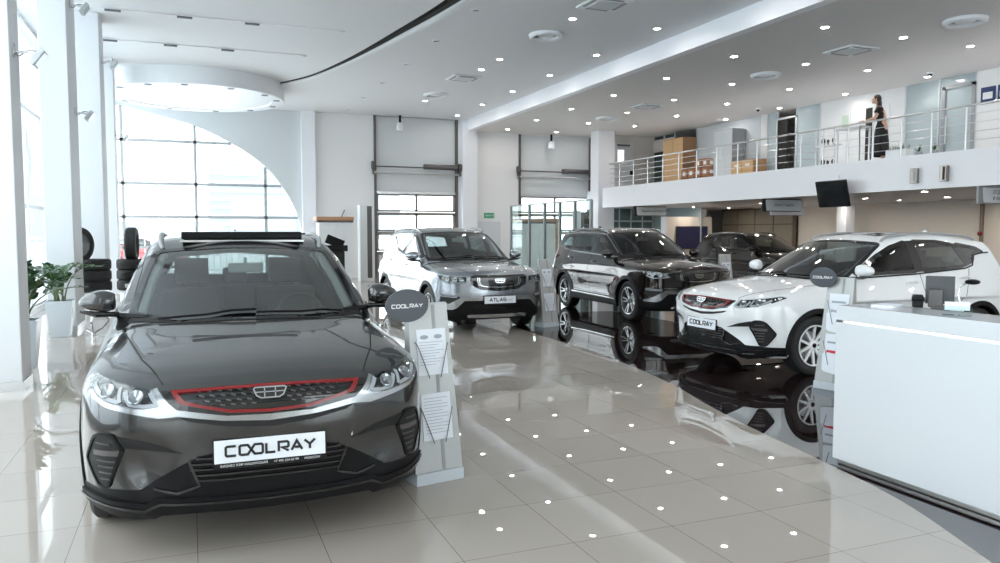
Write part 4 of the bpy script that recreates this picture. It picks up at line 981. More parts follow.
# garage doors
def garage(n, D, top, lab):
    x0, x1 = D[0], D[1]; d = bpy.data.objects.new('door_%d' % n, None); COL.objects.link(d); d['kind'] = 'structure'; d['label'] = lab
    MB().box(x0 + .08, YB + .10, 3.25, x1 - .08, YB + .16, top).build('door_header_panel', M['panel'], d)
    MB().box(x0, YB + .02, 3.20, x1, YB + .1, 3.30).build('door_rail', M['steel'], d)
    for a in (x0, x1 - .10): MB().box(a, YB - .04, 0, a + .10, YB + .12, top).build('door_track', M['darksteel'], d)
    f = MB(); xm = (x0 + x1) / 2; rows = [(2.45, 3.2), (1.62, 2.37), (.80, 1.55), (0, .72)]
    for z0, z1 in rows:
        f.box(x0 + .1, YB + .08, z0, x1 - .1, YB + .13, z0 + .08); f.box(x0 + .1, YB + .08, z1 - .07, x1 - .1, YB + .13, z1 + .06)
        for x in (x0 + .1, xm - .05, x1 - .2): f.box(x, YB + .08, z0, x + .1, YB + .13, z1)
    f.build('door_section_frames', M['doorbar'], d)
    for z0, z1 in rows[:3]: 
        for a, b in ((x0 + .2, xm - .05), (xm + .05, x1 - .2)): MB().box(a, YB + .10, z0 + .06, b, YB + .11, z1 - .05).build('door_pane', M['pane'], d)
    MB().box(x0 + .1, YB + .09, 0, x1 - .1, YB + .12, .7).build('door_bottom_panel', M['panel'], d)
    for z, r in ((4.32, .028), (4.06, .045)): MB().cyl((x0 - .1, YB - .12, z), (x1 + .12, YB - .12, z), r).build('door_shaft', M['darksteel'] if z > 4.2 else M['steel'], d, smooth=True)
    MB().cyl((xm + .28, YB - .12, 4.36), (x1 - .08, YB - .12, 4.36), .11).build('door_spring', M['darksteel'], d, smooth=True)
    for a in (x0 - .05, x1 + .05):
        MB().cyl((a - .06, YB - .12, 4.36), (a + .06, YB - .12, 4.36), .17, n=20).box(a - .03, YB - .2, 4.0, a + .03, YB, 4.5).build('door_drum', M['darksteel'], d)
    return d
garage(1, D1, 6.42, 'left garage door with windows, behind the silver car')
garage(2, D2, 5.94, 'right garage door with windows, behind the glass partition')
d = struct(MB().box(11.72, YB - .04, 0, 12.82, YB, 2.06).build('door_3', M['lgrey']), 'grey service door under the green exit sign')
MB().box(12.68, YB - .08, 1.0, 12.74, YB - .04, 1.12).build('door_handle', M['steel'], d)

# gallery
sbox('slab', M['fascia'], 16.4, YF, ZB, 23.3, 28.9, ZM, label='white gallery slab with its deep edge')
sbox('slab', M['fascia'], 17.15, 28.9, ZB, 23.3, YB, ZM)
# rooms behind the gallery
sbox('wall_gallery', M['white'], 20.0, 17.04, ZM, 20.2, 20.39, H2, label='white gallery wall behind the woman')
sbox('wall_gallery', M['white'], 20.0, YF, ZM, 20.2, 14.8, H2)
sbox('wall_gallery', M['white'], 19.98, 22.95, ZM, 20.15, 23.3, H2)
sbox('wall_gallery', M['lgrey'], 20.0, 23.3, ZM, 20.2, 27.3, H2)
sbox('wall_gallery_end', M['cream'], 17.15, 30.5, ZM, 20.0, 30.7, H2)
sbox('wall_room', M['lgrey'], 22.8, YF, ZM, 23.0, YB, H2)
sbox('wall_room', M['tan'], 20.2, 21.2, ZM, 22.8, 21.3, H2)
for i, (y0, y1, mm, lab) in enumerate(((14.8, 17.04, 'frost', 'frosted glass office front with a glass door'), (20.39, 21.49, 'frost', 'frosted glass panel right of the dark doorway'), (22.44, 22.95, 'frost', 'frosted glass panel left of the dark doorway'), (28.87, 30.5, 'gpane', 'glazed front with a pale band along its top'))):
    wv = struct(MB().box(20.02, y0, ZM, 20.06, y1, H2).build('window_%d' % (i + 4), M[mm]), lab)
    fr = MB(); k = max(1, int((y1 - y0) / .8)); 
    for j in range(k + 1):
        y = y0 + (y1 - y0) * j / k; fr.box(19.98, y - .02, ZM, 20.03, y + .02, H2)
    fr.build('window_frame', M['lgrey'], wv)
    if i == 3: MB().box(19.97, y0, 5.25, 20.02, y1, 5.8).build('window_blind', M['cream'], wv)
fr = MB(); fr.box(19.95, 14.8, ZM, 20.0, 14.9, 5.7); fr.box(19.95, 15.7, ZM, 20.0, 15.8, 5.7); fr.box(19.95, 14.8, 5.62, 20.0, 15.8, 5.72)
d4 = struct(fr.build('door_4', M['grey']), 'glass office door in a grey frame')
MB().cyl((19.9, 15.62, 4.1), (19.9, 15.62, 4.9), .018).build('door_handle', M['steel'], d4)
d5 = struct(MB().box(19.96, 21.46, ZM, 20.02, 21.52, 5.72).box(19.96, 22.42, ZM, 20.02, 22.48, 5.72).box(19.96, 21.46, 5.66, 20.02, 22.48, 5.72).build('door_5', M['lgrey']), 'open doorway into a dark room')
MB().box(20.02, 22.0, ZM, 20.06, 22.42, 5.66).build('door_leaf', M['dark'], d5)  # dark sheet in the opening, painted as the unlit room behind
d6 = struct(MB().box(17.75, 30.44, ZM, 18.85, 30.5, 5.65).build('door_6', M['lgrey']), 'white gallery end door with a small window')
MB().box(18.05, 30.42, 4.75, 18.35, 30.44, 5.3).build('door_pane', mat('glowing_pane', (.9, .9, .9), .2, emit=(1, 1, 1), estr=.6), d6)  # pane glows by itself, though no lamp stands behind it
MB().box(18.68, 30.38, 4.2, 18.82, 30.44, 4.42).build('door_handle', M['black'], d6)
MB().box(18.0, 30.3, 5.48, 18.6, 30.42, 5.54).build('door_closer', M['darksteel'], d6)
d7 = struct(MB().box(19.96, 17.6, ZM, 20.0, 18.5, 5.55).build('door_7', M['white']), 'white door standing ajar behind the woman')
MB().box(19.95, 18.2, ZM, 19.965, 18.45, 5.5).build('door_gap', M['dark'], d7)  # dark strip on the shut door, painted shade of an ajar opening
# under the gallery
sbox('wall_beige', M['beige'], 23.1, YF, 0, 23.3, 24.6, ZB, label='beige wall under the gallery')
wp = struct(MB().box(22.9, 24.6, 0, 23.0, 29.2, ZB).build('wall_panelled', M['brown']), 'brown panelled wall under the gallery')
for j in range(4):
    for z0, z1 in ((.1, 1.9), (1.95, 2.55)): MB().box(22.86, 24.7 + j * 1.13, z0, 22.91, 24.7 + j * 1.13 + 1.05, z1).build('wall_panel', M['woodside'] if 0 else mat('panel_taupe', (.30, .26, .21), .3), wp)
sbox('wall_beige', M['cream'], 17.15, 30.6, 0, 23.3, 30.8, ZB)
w8 = struct(MB().box(17.2, 29.9, 0, 19.6, 29.94, ZB).build('window_8', M['gpane']), 'glass front under the gallery end')
f8 = MB()
for x in (17.2, 17.8, 18.4, 19.0, 19.55): f8.box(x, 29.86, 0, x + .05, 29.9, ZB)
f8.box(17.2, 29.86, 2.05, 19.6, 29.9, 2.12); f8.build('window_frame', M['lgrey'], w8)
w9 = struct(MB().box(19.7, 26.5, 0, 19.74, 29.9, ZB).build('window_9', M['frost']), 'frosted glass front under the gallery')
MODULES[0] = False
sbox('column', M['fascia'], 17.9, 24.2, 0, 18.25, 24.55, mz(ZB), label='white post under the gallery beside the television wall')
MODULES[0] = False
sbox('column', M['fascia'], 18.3, 17.55, 0, 18.65, 17.9, mz(ZB), label='white post under the gallery below the black screen')
sbox('wall_partition', M['beige'], 15.3, 22.5, 0, 17.2, 22.7, 2.13, label='beige freestanding wall carrying the television')
sbox('trim_partition', M['fascia'], 15.22, 22.48, 0, 15.3, 22.72, 2.13)
# ---------------------------------------------------------------- cars
def repaint(root, paint, old='gunmetal_paint'):
    stack = [root]; tb = {}
    for c in bpy.data.objects:
        if c.parent: tb.setdefault(c.parent.name, []).append(c)
    while stack:
        o = stack.pop(); stack += tb.get(o.name, [])
        if o.type == 'MESH' and o.material_slots and o.material_slots[0].material and o.material_slots[0].material.name == old:
            o.material_slots[0].link = 'OBJECT'; o.material_slots[0].material = paint
def strip_names(root, names):
    dead = []
    for c in list(bpy.data.objects):
        p = c; hit = c.name.split('.')[0] in names
        while p.parent:
            p = p.parent; hit = hit or (p.parent is not None and p.name.split('.')[0] in names)
        if p == root and hit: dead.append(c)
    for c in dead: bpy.data.objects.remove(c)
cool = make_coolray(); atl = make_atlas()
cool.location = (.372, 6.06, 0); cool.rotation_euler = (0, 0, R(-.6))
cool['label'] = 'dark grey car with a red-framed grille and raised sunroof, nearest the viewer'
wh = copy_tree(cool); wh.location = (7.72, 7.43, 0); wh.rotation_euler = (0, 0, R(-90.1)); repaint(wh, M['paint_white']); repaint(wh, M['paint_white'], 'satin_silver')
wh['label'] = 'white car with a red-framed grille, behind the reception counter'
dk = copy_tree(cool); dk.location = (15.2, 17.6, 0); dk.rotation_euler = (0, 0, R(3)); repaint(dk, M['paint_dark']); repaint(dk, M['silver'], 'grey_plastic')
dk['label'] = 'dark brown car parked farthest back under the gallery, behind the white car'
rd = copy_tree(cool); rd.location = (-2.2, 41.5, -.16); rd.rotation_euler = (0, 0, R(100)); repaint(rd, M['paint_red'])
rd['label'] = 'red car parked outside the arched window'
atl.location = (4.46, 13.42, 0); atl.rotation_euler = (0, 0, R(1)); atl['label'] = 'silver car with a black grille, in front of the left garage door'
br = copy_tree(atl); br.location = (8.26, 13.31, 0); br.rotation_euler = (0, 0, R(-1.8)); repaint(br, M['paint_brown'], 'silver_paint'); repaint(br, M['darkglass'], 'car_glass'); br['label'] = 'metallic brown car beside the silver one'
for o in (wh, dk, rd): strip_names(o, ['dealer_lettering'])
strip_names(br, ['number_plate_holder', 'number_plate', 'plate_lettering', 'plate_small_lettering'])
strip_names(rd, ['seat', 'headrest', 'rear_bench', 'steering_wheel', 'rim_barrel', 'brake_disc', 'door_gaps', 'grille_mesh', 'wiper', 'intake_slats', 'plate_lettering'])
# raised sunroof on the nearest car
sr = MB(); 
T = Matrix.Translation((.0, .10, 1.548)) @ Matrix.Rotation(R(1.2), 4, 'X')
sr.box(-.43, -.10, .0, .43, .02, .055, T); so = sr.build('sunroof', M['black'], cool, bevel=.012)
MB().box(-.42, .02, .03, .47, .62, .045, T).build('sunroof_glass', M['gblack'], so)
MB().box(-.44, -.115, -.02, .44, -.10, -.005, T).build('sunroof_deflector', M['steel'], so)
# dark glass roof panel on the white one
K = Skin(COOL, -1.2)
K.panel('top', rounded([(-.42, .12), (.42, .12), (.42, 1.15), (-.42, 1.15)], .06), .003, .008, .08).build('roof_glass', M['gblack'], wh, smooth=True)

# ---------------------------------------------------------------- information stands
def stand(loc, rz, lab, papers='lists', sign=None, group=None):
    t = empty('display_stand', lab, 'stand', loc, rz)
    h = 1.14; w0, w1 = .34, .28; d0 = .24
    b = MB().box(-w0 / 2, -.02, 0, w0 / 2, d0, .075).build('base', M['pot'], t, bevel=.004)
    m = MB(); lean = .16
    m.add([(-w0 / 2, 0, .075), (w0 / 2, 0, .075), (w0 / 2, d0 - .03, .075), (-w0 / 2, d0 - .03, .075), (-w1 / 2, lean, h), (w1 / 2, lean, h), (w1 / 2, lean + .035, h), (-w1 / 2, lean + .035, h)], [(0, 3, 2, 1), (4, 5, 6, 7), (0, 1, 5, 4), (1, 2, 6, 5), (2, 3, 7, 6), (3, 0, 4, 7)])
    m.build('panel', mat('stand_grey', (.48, .49, .49), .4, .3) if 'stand_grey' not in bpy.data.materials else bpy.data.materials['stand_grey'], t, bevel=.003)
    th = math.atan2(lean, h - .075); F = lambda z: frame_T((0, lean * (z - .075) / (h - .075), z), (1, 0, 0), (0, math.sin(th), math.cos(th)))
    MB().box(-.012 + .035, .0, -.0, .012 + .035, 1.06, .002, F(.08)).build('cable_slot', M['grey'], t)
    for k, z in enumerate((.68, .27)):
        T = F(z); p = MB().box(-.098, 0, .004, .112, .297, .006, T).build('price_list', M['paper'], t)
        m = MB()
        if papers == 'brochure' :
            m2 = MB(); m2.box(-.07, .06, .006, .08, .13, .0075, T); m2.build('brochure_picture', M['decal_red'] if k else M['pale_ink'], p); m.box(-.07, .2, .006, .08, .22, .0075, T)
            for q in range(3): MB().box(-.105 + .02 * q, -.07 - .015 * q, .008 + .004 * q, .10 + .02 * q, .10, .010 + .004 * q, T @ Matrix.Rotation(R(4 - 6 * q), 4, 'Z')).build('price_list', M['paper'], t)
        else:
            if k == 0:
                for cx in (-.045, .055): m.prism([(cx + .030 * math.cos(a), .245 + .014 * math.sin(a)) for a in [i * .5236 for i in range(12)]], T @ Matrix.Translation((0, 0, .006)), .001)
            for q in range(9 if k == 0 else 12): m.box(-.085, .21 - .018 * q - .0, .006, .09 - .03 * (q % 3), .213 - .018 * q, .007, T) if k == 0 else m.box(-.08, .265 - .020 * q, .006, .09 - .04 * (q % 3 == 1), .268 - .020 * q, .007, T)
        m.build('printed_lines', M['pale_ink'], p)
        c = MB(); c.tube([T @ Vector((-.115, .22, .012)), T @ Vector((-.10, .19, .02)), T @ Vector((-.03, -.02, .02))], 0.003, 6); c.tube([T @ Vector((.115, .20, .02)), T @ Vector((.05, -.02, .02))], .003, 6); c.build('wire_clip', M['darksteel'], t)
    if sign:
        T = frame_T((-.17, lean - .045, 1.135), (1, 0, 0), (0, 0, 1)); a, c = .148, .105
        s = MB().prism([(a * math.cos(i * math.pi / 24), c * math.sin(i * math.pi / 24)) for i in range(48)], T, .012).build('sign', M['signgrey'], t, smooth=True)
        MB().box(-.03, -.03, -.05, .12, .0, .0, T).build('sign_bracket', M['steel'], t)
        wv = .024; m = MB(); tot = word_w(sign, wv, .008); word(m, sign, T @ Matrix.Translation((-tot / 2, -.012, .012)), .021, wv, .008, .0062, .001); m.build('sign_lettering', M['label'], s)
    return t
stand((1.45, 4.62, 0), R(10.6), 'grey information stand with a dark oval sign, beside the nearest car', 'lists', 'CQLRAY')
stand((5.62, 11.62, 0), R(14), 'grey information stand without a sign, between the silver and the brown car')
stand((5.98, 5.88, 0), R(-76), 'grey information stand with an oval sign and red brochure, at the counter end', 'brochure', 'CQLRAY')
stand((10.25, 12.8, 0), R(0), 'grey information stand at the nose of the dark brown car')

# ---------------------------------------------------------------- reception counter
t = empty('reception_counter', 'long glossy white reception counter with a light strip under its top', 'counter', (4.15, 0, 0))
MB().box(.0 - .05, -1.5, .04, .02, 3.99, .985).box(.02, -1.5, .04, .62, 3.99, .70).build('body', M['counter'], t, bevel=.003)
MB().box(-.05, -1.5, 1.0, .30, 3.99, 1.10).build('top', M['counter'], t, bevel=.004)
MB().box(.30, -1.5, 1.04, .62, 3.95, 1.07).build('glass_shelf', M['frost'], t)
MB().box(-.035, -1.45, .985, .0, 3.93, 1.0).build('light_strip', M['strip'], t)
MB().box(-.05, 3.93, .985, .25, 3.99, 1.0).build('strip_end', M['steel'], t)
MB().box(-.025, -1.5, 0, .55, 3.97, .035).build('plinth', M['plinth'], t, bevel=.008)
MB().box(-.02, -1.5, .03, .5, 3.93, .042).build('shadow_gap', M['matt'], t)  # matt black filler, painted as the shade between body and plinth
t = empty('payment_terminal', 'dark grey screen seen from behind on the counter', 'monitor', (4.62, 3.62, 1.072), R(-48))
MB().box(-.085, 0, .05, .085, .02, .235).build('screen_back', M['darkgrey'], t, bevel=.004)
MB().box(-.07, -.045, .03, .015, 0, .15).build('housing', M['darksteel'], t, bevel=.006)
MB().box(-.05, -.06, 0, .06, .06, .04).build('foot', M['darksteel'], t, bevel=.006)
t = empty('desk_phone', 'small black phone beside the dark screen on the counter', 'phone', (4.47, 3.66, 1.10), R(-48))
MB().box(-.035, -.02, 0, .03, .05, .085).build('housing', M['black'], t, bevel=.01)
MB().cyl((-.04, -.03, .06), (.035, -.03, .06), .014).build('handset', M['black'], t, smooth=True)
t = empty('desk_lamp', 'small round black lamp head on a silver gooseneck on the counter', 'lamp', (4.62, 3.45, 1.10), R(-48))
MB().tube(smooth_path([(0, 0, 0), (-.03, 0, .08), (-.02, 0, .15), (.02, 0, .175)], 5), .006).build('neck', M['chrome'], t, smooth=True)
MB().ball((.045, 0, .18), .045, .045, .018).build('head', M['black'], t, smooth=True)
t = empty('card_holder', 'small clear and white card holder on the counter edge', 'holder', (4.22, 3.19, 1.10), R(-48))
MB().box(-.065, 0, .035, .065, .01, .085).build('cards', M['paper'], t)
MB().box(-.075, -.01, 0, .075, -.006, .06).box(-.075, -.01, 0, .075, .05, .006).build('clear_tray', M['pane'], t)
t = tag(MB().box(-.1, -.07, 0, .1, .07, .012).build('leaflet_pile', M['paper']), 'small pile of white leaflets at the far end of the counter', 'leaflets'); t.location = (4.36, 3.8, 1.10); t.rotation_euler.z = R(20)

# ---------------------------------------------------------------- tyres
def tyre_mesh(r=.32, w=.19, ri=.20):
    m = MB(); m.lathe([(ri, -w * .42), (ri + .03, -w * .5), (r - .03, -w * .5), (r - .005, -w * .38), (r, -w * .2), (r - .006, -w * .18), (r, -w * .16), (r, -w * .02), (r - .006, 0), (r, w * .02), (r, w * .16), (r - .006, w * .18), (r, w * .2), (r - .005, w * .38), (r - .03, w * .5), (ri + .03, w * .5), (ri, w * .42)], None, 48, True); return m
first = tyre_mesh().build('tyre', M['rubber'], smooth=True, angle=35); made = []
def put_tyre(loc, rot, lab, lbl):
    o = first if not made else first.copy()
    if made: COL.objects.link(o)
    made.append(o); o.location = loc; o.rotation_euler = rot; tag(o, lab, 'tyre', 'black tyres on display by the window')
    return o
def label_on(o, z, ang, r=.322):
    T = Matrix.Rotation(ang, 4, 'Z'); MB().add([T @ Vector((r * math.cos(a), r * math.sin(a), b)) for b in (-.035, .035) for a in (-.2, -.1, 0, .1, .2)], [(i, i + 1, i + 6, i + 5) for i in range(4)]).build('tyre_label', M['label'], o)
for (x, y, zb, nm) in ((-1.64, 15.46, .53, 'left stack'), (-.98, 16.15, .50, 'right stack')):
    t = empty('tyre_rack', 'low white rack on chrome feet under the %s of tyres' % nm, 'rack', (x, y, 0))
    MB().lathe([(0, zb), (.3, zb), (.3, zb - .06), (0, zb - .06)], None, 32).build('shelf', M['gloss_white'], t)
    MB().cyl((0, 0, .2), (0, 0, zb - .06), .04).build('post', M['chrome'], t, smooth=True)
    for a in (30, 150, 270): MB().tube([(0, 0, .22), (.16 * math.cos(R(a)), .16 * math.sin(R(a)), .14), (.28 * math.cos(R(a)), .28 * math.sin(R(a)), .012)], .018, 8).build('leg', M['chrome'], t, smooth=True)
    for k, pos in enumerate(('lowest', 'middle', 'topmost')):
        o = put_tyre((x, y, zb + .10 + .195 * k), (0, 0, .3 * k), '%s black tyre lying flat in the %s' % (pos, nm), 0)
        if x > -1.5 and k < 2: label_on(o, 0, -1.9 + .5 * k - .3 * k)
put_tyre((-1.86, 15.50, 1.37), (R(90), R(0), R(52)), 'black tyre leaning upright on the left stack', 0)
put_tyre((-1.02, 16.15, 1.37), (R(90), 0, R(86)), 'black tyre standing edge-on on top of the right stack', 0)

# ---------------------------------------------------------------- planters
def planter(x, y, hh, lab, seed, rz=0):
    rnd = random.Random(seed); t = empty('potted_plant', lab, 'plant', (x, y, 0), rz)
    a, b = .13, .185; m = MB(); m.add([(-a, -a, 0), (a, -a, 0), (a, a, 0), (-a, a, 0), (-b, -b, hh), (b, -b, hh), (b, b, hh), (-b, b, hh), (-b + .02, -b + .02, hh), (b - .02, -b + .02, hh), (b - .02, b - .02, hh), (-b + .02, b - .02, hh), (-b + .02, -b + .02, hh - .04), (b - .02, -b + .02, hh - .04), (b - .02, b - .02, hh - .04), (-b + .02, b - .02, hh - .04)],
        [(3, 2, 1, 0)] + [(i, (i + 1) % 4, 4 + (i + 1) % 4, 4 + i) for i in range(4)] + [(4 + i, 4 + (i + 1) % 4, 8 + (i + 1) % 4, 8 + i) for i in range(4)] + [(8 + i, 8 + (i + 1) % 4, 12 + (i + 1) % 4, 12 + i) for i in range(4)])
    m.build('pot', M['pot'], t); MB().box(-b + .02, -b + .02, hh - .06, b - .02, b - .02, hh - .035).build('soil', M['soil'], t)
    st = MB(); lf = MB()
    for i in range(17):
        ang = rnd.uniform(0, 6.28); out = rnd.uniform(.22, .66) if i > 5 else rnd.uniform(.03, .2); top = rnd.uniform(.45, .78) - out * .30
        p0 = Vector((rnd.uniform(-.09, .09), rnd.uniform(-.09, .09), hh - .04)); d = Vector((math.cos(ang), math.sin(ang), 0))
        pts = [p0 + d * (out * (k / 9)**1.8) + Vector((0, 0, top * math.sin(k / 9 * 1.75) / 1.0)) for k in range(10)]
        st.tube(pts, [.013 - .0011 * k for k in range(10)], 6)
        for k in range(5 if i % 2 else 4, 10):
            p = pts[k]; tg = (pts[k] - pts[k - 1]).normalized(); sd = tg.cross(Vector((0, 0, 1))).normalized()
            for s in ((1, -1) if k < 9 else (1, -1, 0)):
                L = rnd.uniform(.10, .15) * (1.1 - k * .03); dirv = (sd * s + tg * (.6 if s else 1) + Vector((0, 0, rnd.uniform(-.1, .35)))).normalized(); up = dirv.cross(tg if s else sd).normalized(); wv = dirv.cross(up).normalized() * L * .30
                q = p + dirv * .01
                lf.add([q, q + dirv * L * .35 + wv, q + dirv * L * .7 + wv * .85, q + dirv * L, q + dirv * L * .7 - wv * .85, q + dirv * L * .35 - wv, q + dirv * L * .5 + up * L * .08], [(0, 1, 6), (1, 2, 6), (2, 3, 6), (3, 4, 6), (4, 5, 6), (5, 0, 6)])
    st.build('stems', M['stem'], t, smooth=True); lf.build('leaves', M['leaf'], t)
planter(-1.86, 10.45, .57, 'leafy green plant in a tall grey planter, half hidden by the nearest column', 3)
planter(-1.87, 13.45, .55, 'leafy green plant in a tapered grey planter before the white column', 8)

# ---------------------------------------------------------------- lamps on the columns
def flood(loc, rz, ax, lab):
    t = empty('floodlight', lab, 'floodlight', loc, R(rz)); 
    T = Matrix.Rotation(R(35), 4, 'Y')
    MB().box(-.03, -.12, -.09, .03, .12, .09, Matrix.Translation((.22, 0, -.02)) @ T).build('lamp_head', M['lgrey'], t, bevel=.008)
    MB().box(.03, -.10, -.075, .035, .10, .075, Matrix.Translation((.22, 0, -.02)) @ T).build('lamp_glass', M['frost'], t)
    MB().tube([(0, 0, .03), (.12, 0, .03), (.2, 0, 0)], .012, 6).box(-.01, -.04, -.02, .015, .04, .08).build('arm', M['steel'], t)
    MB().tube(smooth_path([(.0, .05, .12), (.03, .06, .0), (.12, .05, .06), (.2, .02, .05)], 4), .005, 5).build('cable', M['black'], t)
flood((-1.60, 9.1, 3.38), 0, 0, 'white floodlight on the nearest column'); flood((-1.72, 14.4, 5.25), 0, 0, 'glass-fronted floodlight high on the column behind the planters')
flood((-1.50, 16.8, 4.85), 0, 0, 'small floodlight on the column behind the tyres'); flood((-1.72, 14.6, 3.55), 0, 0, 'small white floodlight halfway up the column behind the planters')
flood((-1.60, 20.9, 3.9), 0, 0, 'small floodlight on the column by the arched window')

# ---------------------------------------------------------------- ceiling fittings
MODULES[0] = True
def spread(name, label, cat, group, spots, maker):
    root = maker()
    for i, (x, y, z) in enumerate(spots):
        o = root if i == 0 else copy_tree(root); o.location = to_m((x, y, z)); tag(o, label, cat, group)
def downlight(glow):
    def f():
        t = empty('downlight', None, 'downlight'); MB().lathe([(.105, 0), (.10, -.012), (.075, -.012), (.072, 0)], None, 24, True).build('trim_ring', M['white'], t)
        MB().lathe([(0, -.006), (.074, -.006)], None, 24).build('lamp', glow, t); return t
    return f
ys = [-4.85, -1.9, 1.05, 4.0, 6.95, 9.9, 12.85, 15.8, 18.72, 21.65, 24.58, 27.52, 30.45]
hi = [(10.4, y, HL) for y in ys] + [(8.15, y, HL) for y in ys if abs(y - 18.72) > .1 and abs(y - 24.58) > .1 and y < 30] + [(8.15, 20.2, HL)]
lo = [(12.66, y, H2) for y in ys] + [(14.95, y, H2) for y in ys if y > 12 or y < 8] + [(17.1, y, H2) for y in ys] + [(19.35, y, H2) for y in ys if y < 25]
spread('d', 'round lit downlight in the high ceiling left of the white beam', 'downlight', 'lit downlights in the high ceiling', hi, downlight(M['lamp']))
spread('d', 'round lit downlight in the low ceiling right of the white beam', 'downlight', 'lit downlights in the low ceiling', lo, downlight(M['lamp']))
dim = [(5.9, y, HL) for y in ys[6:]] ; dim = [(5.9, y + .2, HL) for y in ys if y > 5]
spread('d', 'round unlit downlight beside the curved ceiling slot', 'downlight', 'unlit downlights beside the curved slot', dim, downlight(M['dimlamp']))
drum = [(.32 + 2.55 * math.cos(R(a)), 27.35 + 2.55 * math.sin(R(a)), 5.95) for a in (212, 238, 262, 292, 322, 345, 15, 45, 75, 110, 150, 182)]
spread('d', 'tiny dark spot in the rim of the round ceiling drum', 'spotlight', 'dark spots round the ceiling drum', drum, lambda: MB().lathe([(.0, -.012), (.10, -.014), (.11, 0)], None, 16).build('spotlight', M['dimlamp']))
under = [(19.0, 17.5, ZB), (21.2, 18.2, ZB), (21.3, 20.6, ZB), (17.2, 14.0, ZB), (20.7, 16.1, ZB), (21.9, 15.6, ZB), (19.0, 12.5, ZB), (21.2, 12.5, ZB), (19, 22, ZB), (21.2, 23.5, ZB), (19, 26, ZB), (21.5, 27, ZB), (19.0, 9.0, ZB), (21.2, 9.0, ZB), (19, 5, ZB), (21.2, 5, ZB)]
spread('d', 'round lit downlight under the gallery', 'downlight', 'lit downlights under the gallery', under, downlight(M['lamp2']))
def ring():
    t = empty('ceiling_diffuser', None, 'diffuser'); MB().lathe([(.42, 0), (.41, -.05), (.36, -.08), (.30, -.06), (.29, 0)], None, 48).build('outer_ring', M['gloss_white'], t, smooth=True)
    MB().lathe([(0, .0), (.29, .0), (.29, -.01), (0, -.01)], None, 40).build('recess', M['grey'], t); MB().lathe([(0, -.045), (.14, -.045), (.19, -.03), (.19, -.015), (0, -.012)], None, 40).build('inner_disc', M['gloss_white'], t, smooth=True); return t  # grey recess disc paints in the darkness inside the ring
for i, (x, y, z, lab) in enumerate(((8.2, 17.3, HL, 'in the high ceiling, nearer one'), (8.1, 26.1, HL, 'in the high ceiling, farther one'), (14.92, 11.35, H2, 'in the low ceiling nearest the viewer'), (14.92, 17.25, H2, 'in the low ceiling halfway back'), (14.9, 26.0, H2, 'in the low ceiling farthest back'))):
    if i == 0: rg = ring(); o = rg
    else: o = copy_tree(rg)
    o.location = to_m((x, y, z)); tag(o, 'round white air diffuser ' + lab, 'diffuser', 'round air diffusers')
def cass():
    t = empty('air_conditioner', None, 'air conditioner'); MB().box(-.45, -.45, -.03, .45, .45, 0).build('frame', M['gloss_white'], t, bevel=.01)
    MB().box(-.27, -.27, -.045, .27, .27, -.028).build('grille', M['lgrey'], t)
    for i in range(4): MB().box(-.26, .32, -.038, .26, .39, -.028, Matrix.Rotation(R(90 * i), 4, 'Z')).build('air_slot', M['grey'], t)
    return t
for i, (x, y, z, lab) in enumerate(((8.24, 14.5, HL, 'in the high ceiling at the top of the view'), (8.07, 23.0, HL, 'in the high ceiling between the two round diffusers'), (14.82, 14.2, H2, 'in the low ceiling, nearer one'), (14.82, 23.05, H2, 'in the low ceiling, farther one'))):
    if i == 0: cs = cass(); o = cs
    else: o = copy_tree(cs)
    o.location = to_m((x, y, z)); tag(o, 'square white air conditioner ' + lab, 'air conditioner', 'square air conditioners')
for i, (x, y, lab) in enumerate(((18.68, 21.96, 'over the dark doorway'), (18.85, 15.32, 'over the glass office front'))):
    t = empty('dome_camera', 'small dome camera on the low ceiling ' + lab, 'camera', (x, y, H2)); MB().lathe([(0, 0), (.09, 0), (.09, -.05), (.07, -.06), (0, -.06)], None, 24).build('housing', M['white'], t); MB().ball((0, 0, -.065), .06).build('dome', M['gblack'], t, smooth=True)
for i, (x, y, z, lab) in enumerate(((8.2, 31.35, HL, 'left'), (15.15, 31.35, H2, 'right'))):
    t = empty('track_light', 'white spotlight hanging from the ceiling in front of the %s garage door' % lab, 'spotlight', (x, y, z)); MB().cyl((0, 0, -.32), (0, 0, 0), .05).build('stem', M['black'], t)
    MB().lathe([(.08, -.30), (.14, -.35), (.16, -.62), (.14, -.62), (.12, -.36), (0, -.34)], None, 24).build('shade', M['fascia'], t, smooth=True)
tracks = [((-1.7, 19.04), (3.5, 19.0), 'nearest'), ((-2.0, 22.0), (3.0, 21.9), 'middle'), ((-2.1, 25.0), (1.9, 24.75), 'farthest')]
for a, b, lab in tracks[:2]:
    t = empty('light_track', '%s slim ceiling track left of the curved slot' % lab, 'light track', (a[0], a[1], H1)); L = b[0] - a[0]
    MB().box(0, -.02, -.03, L, .02, 0).build('rail', M['white'], t)
    for k in range(3): MB().box(L * (.0 + .28 * k) + .1, -.03, -.07, L * (.0 + .28 * k) + .42, .03, -.03).build('track_adapter', M['dimlamp'], t)
    MB().ball((L + .05, 0, -.03), .08, .05, .03).build('track_lamp', M['gloss_white'], t)

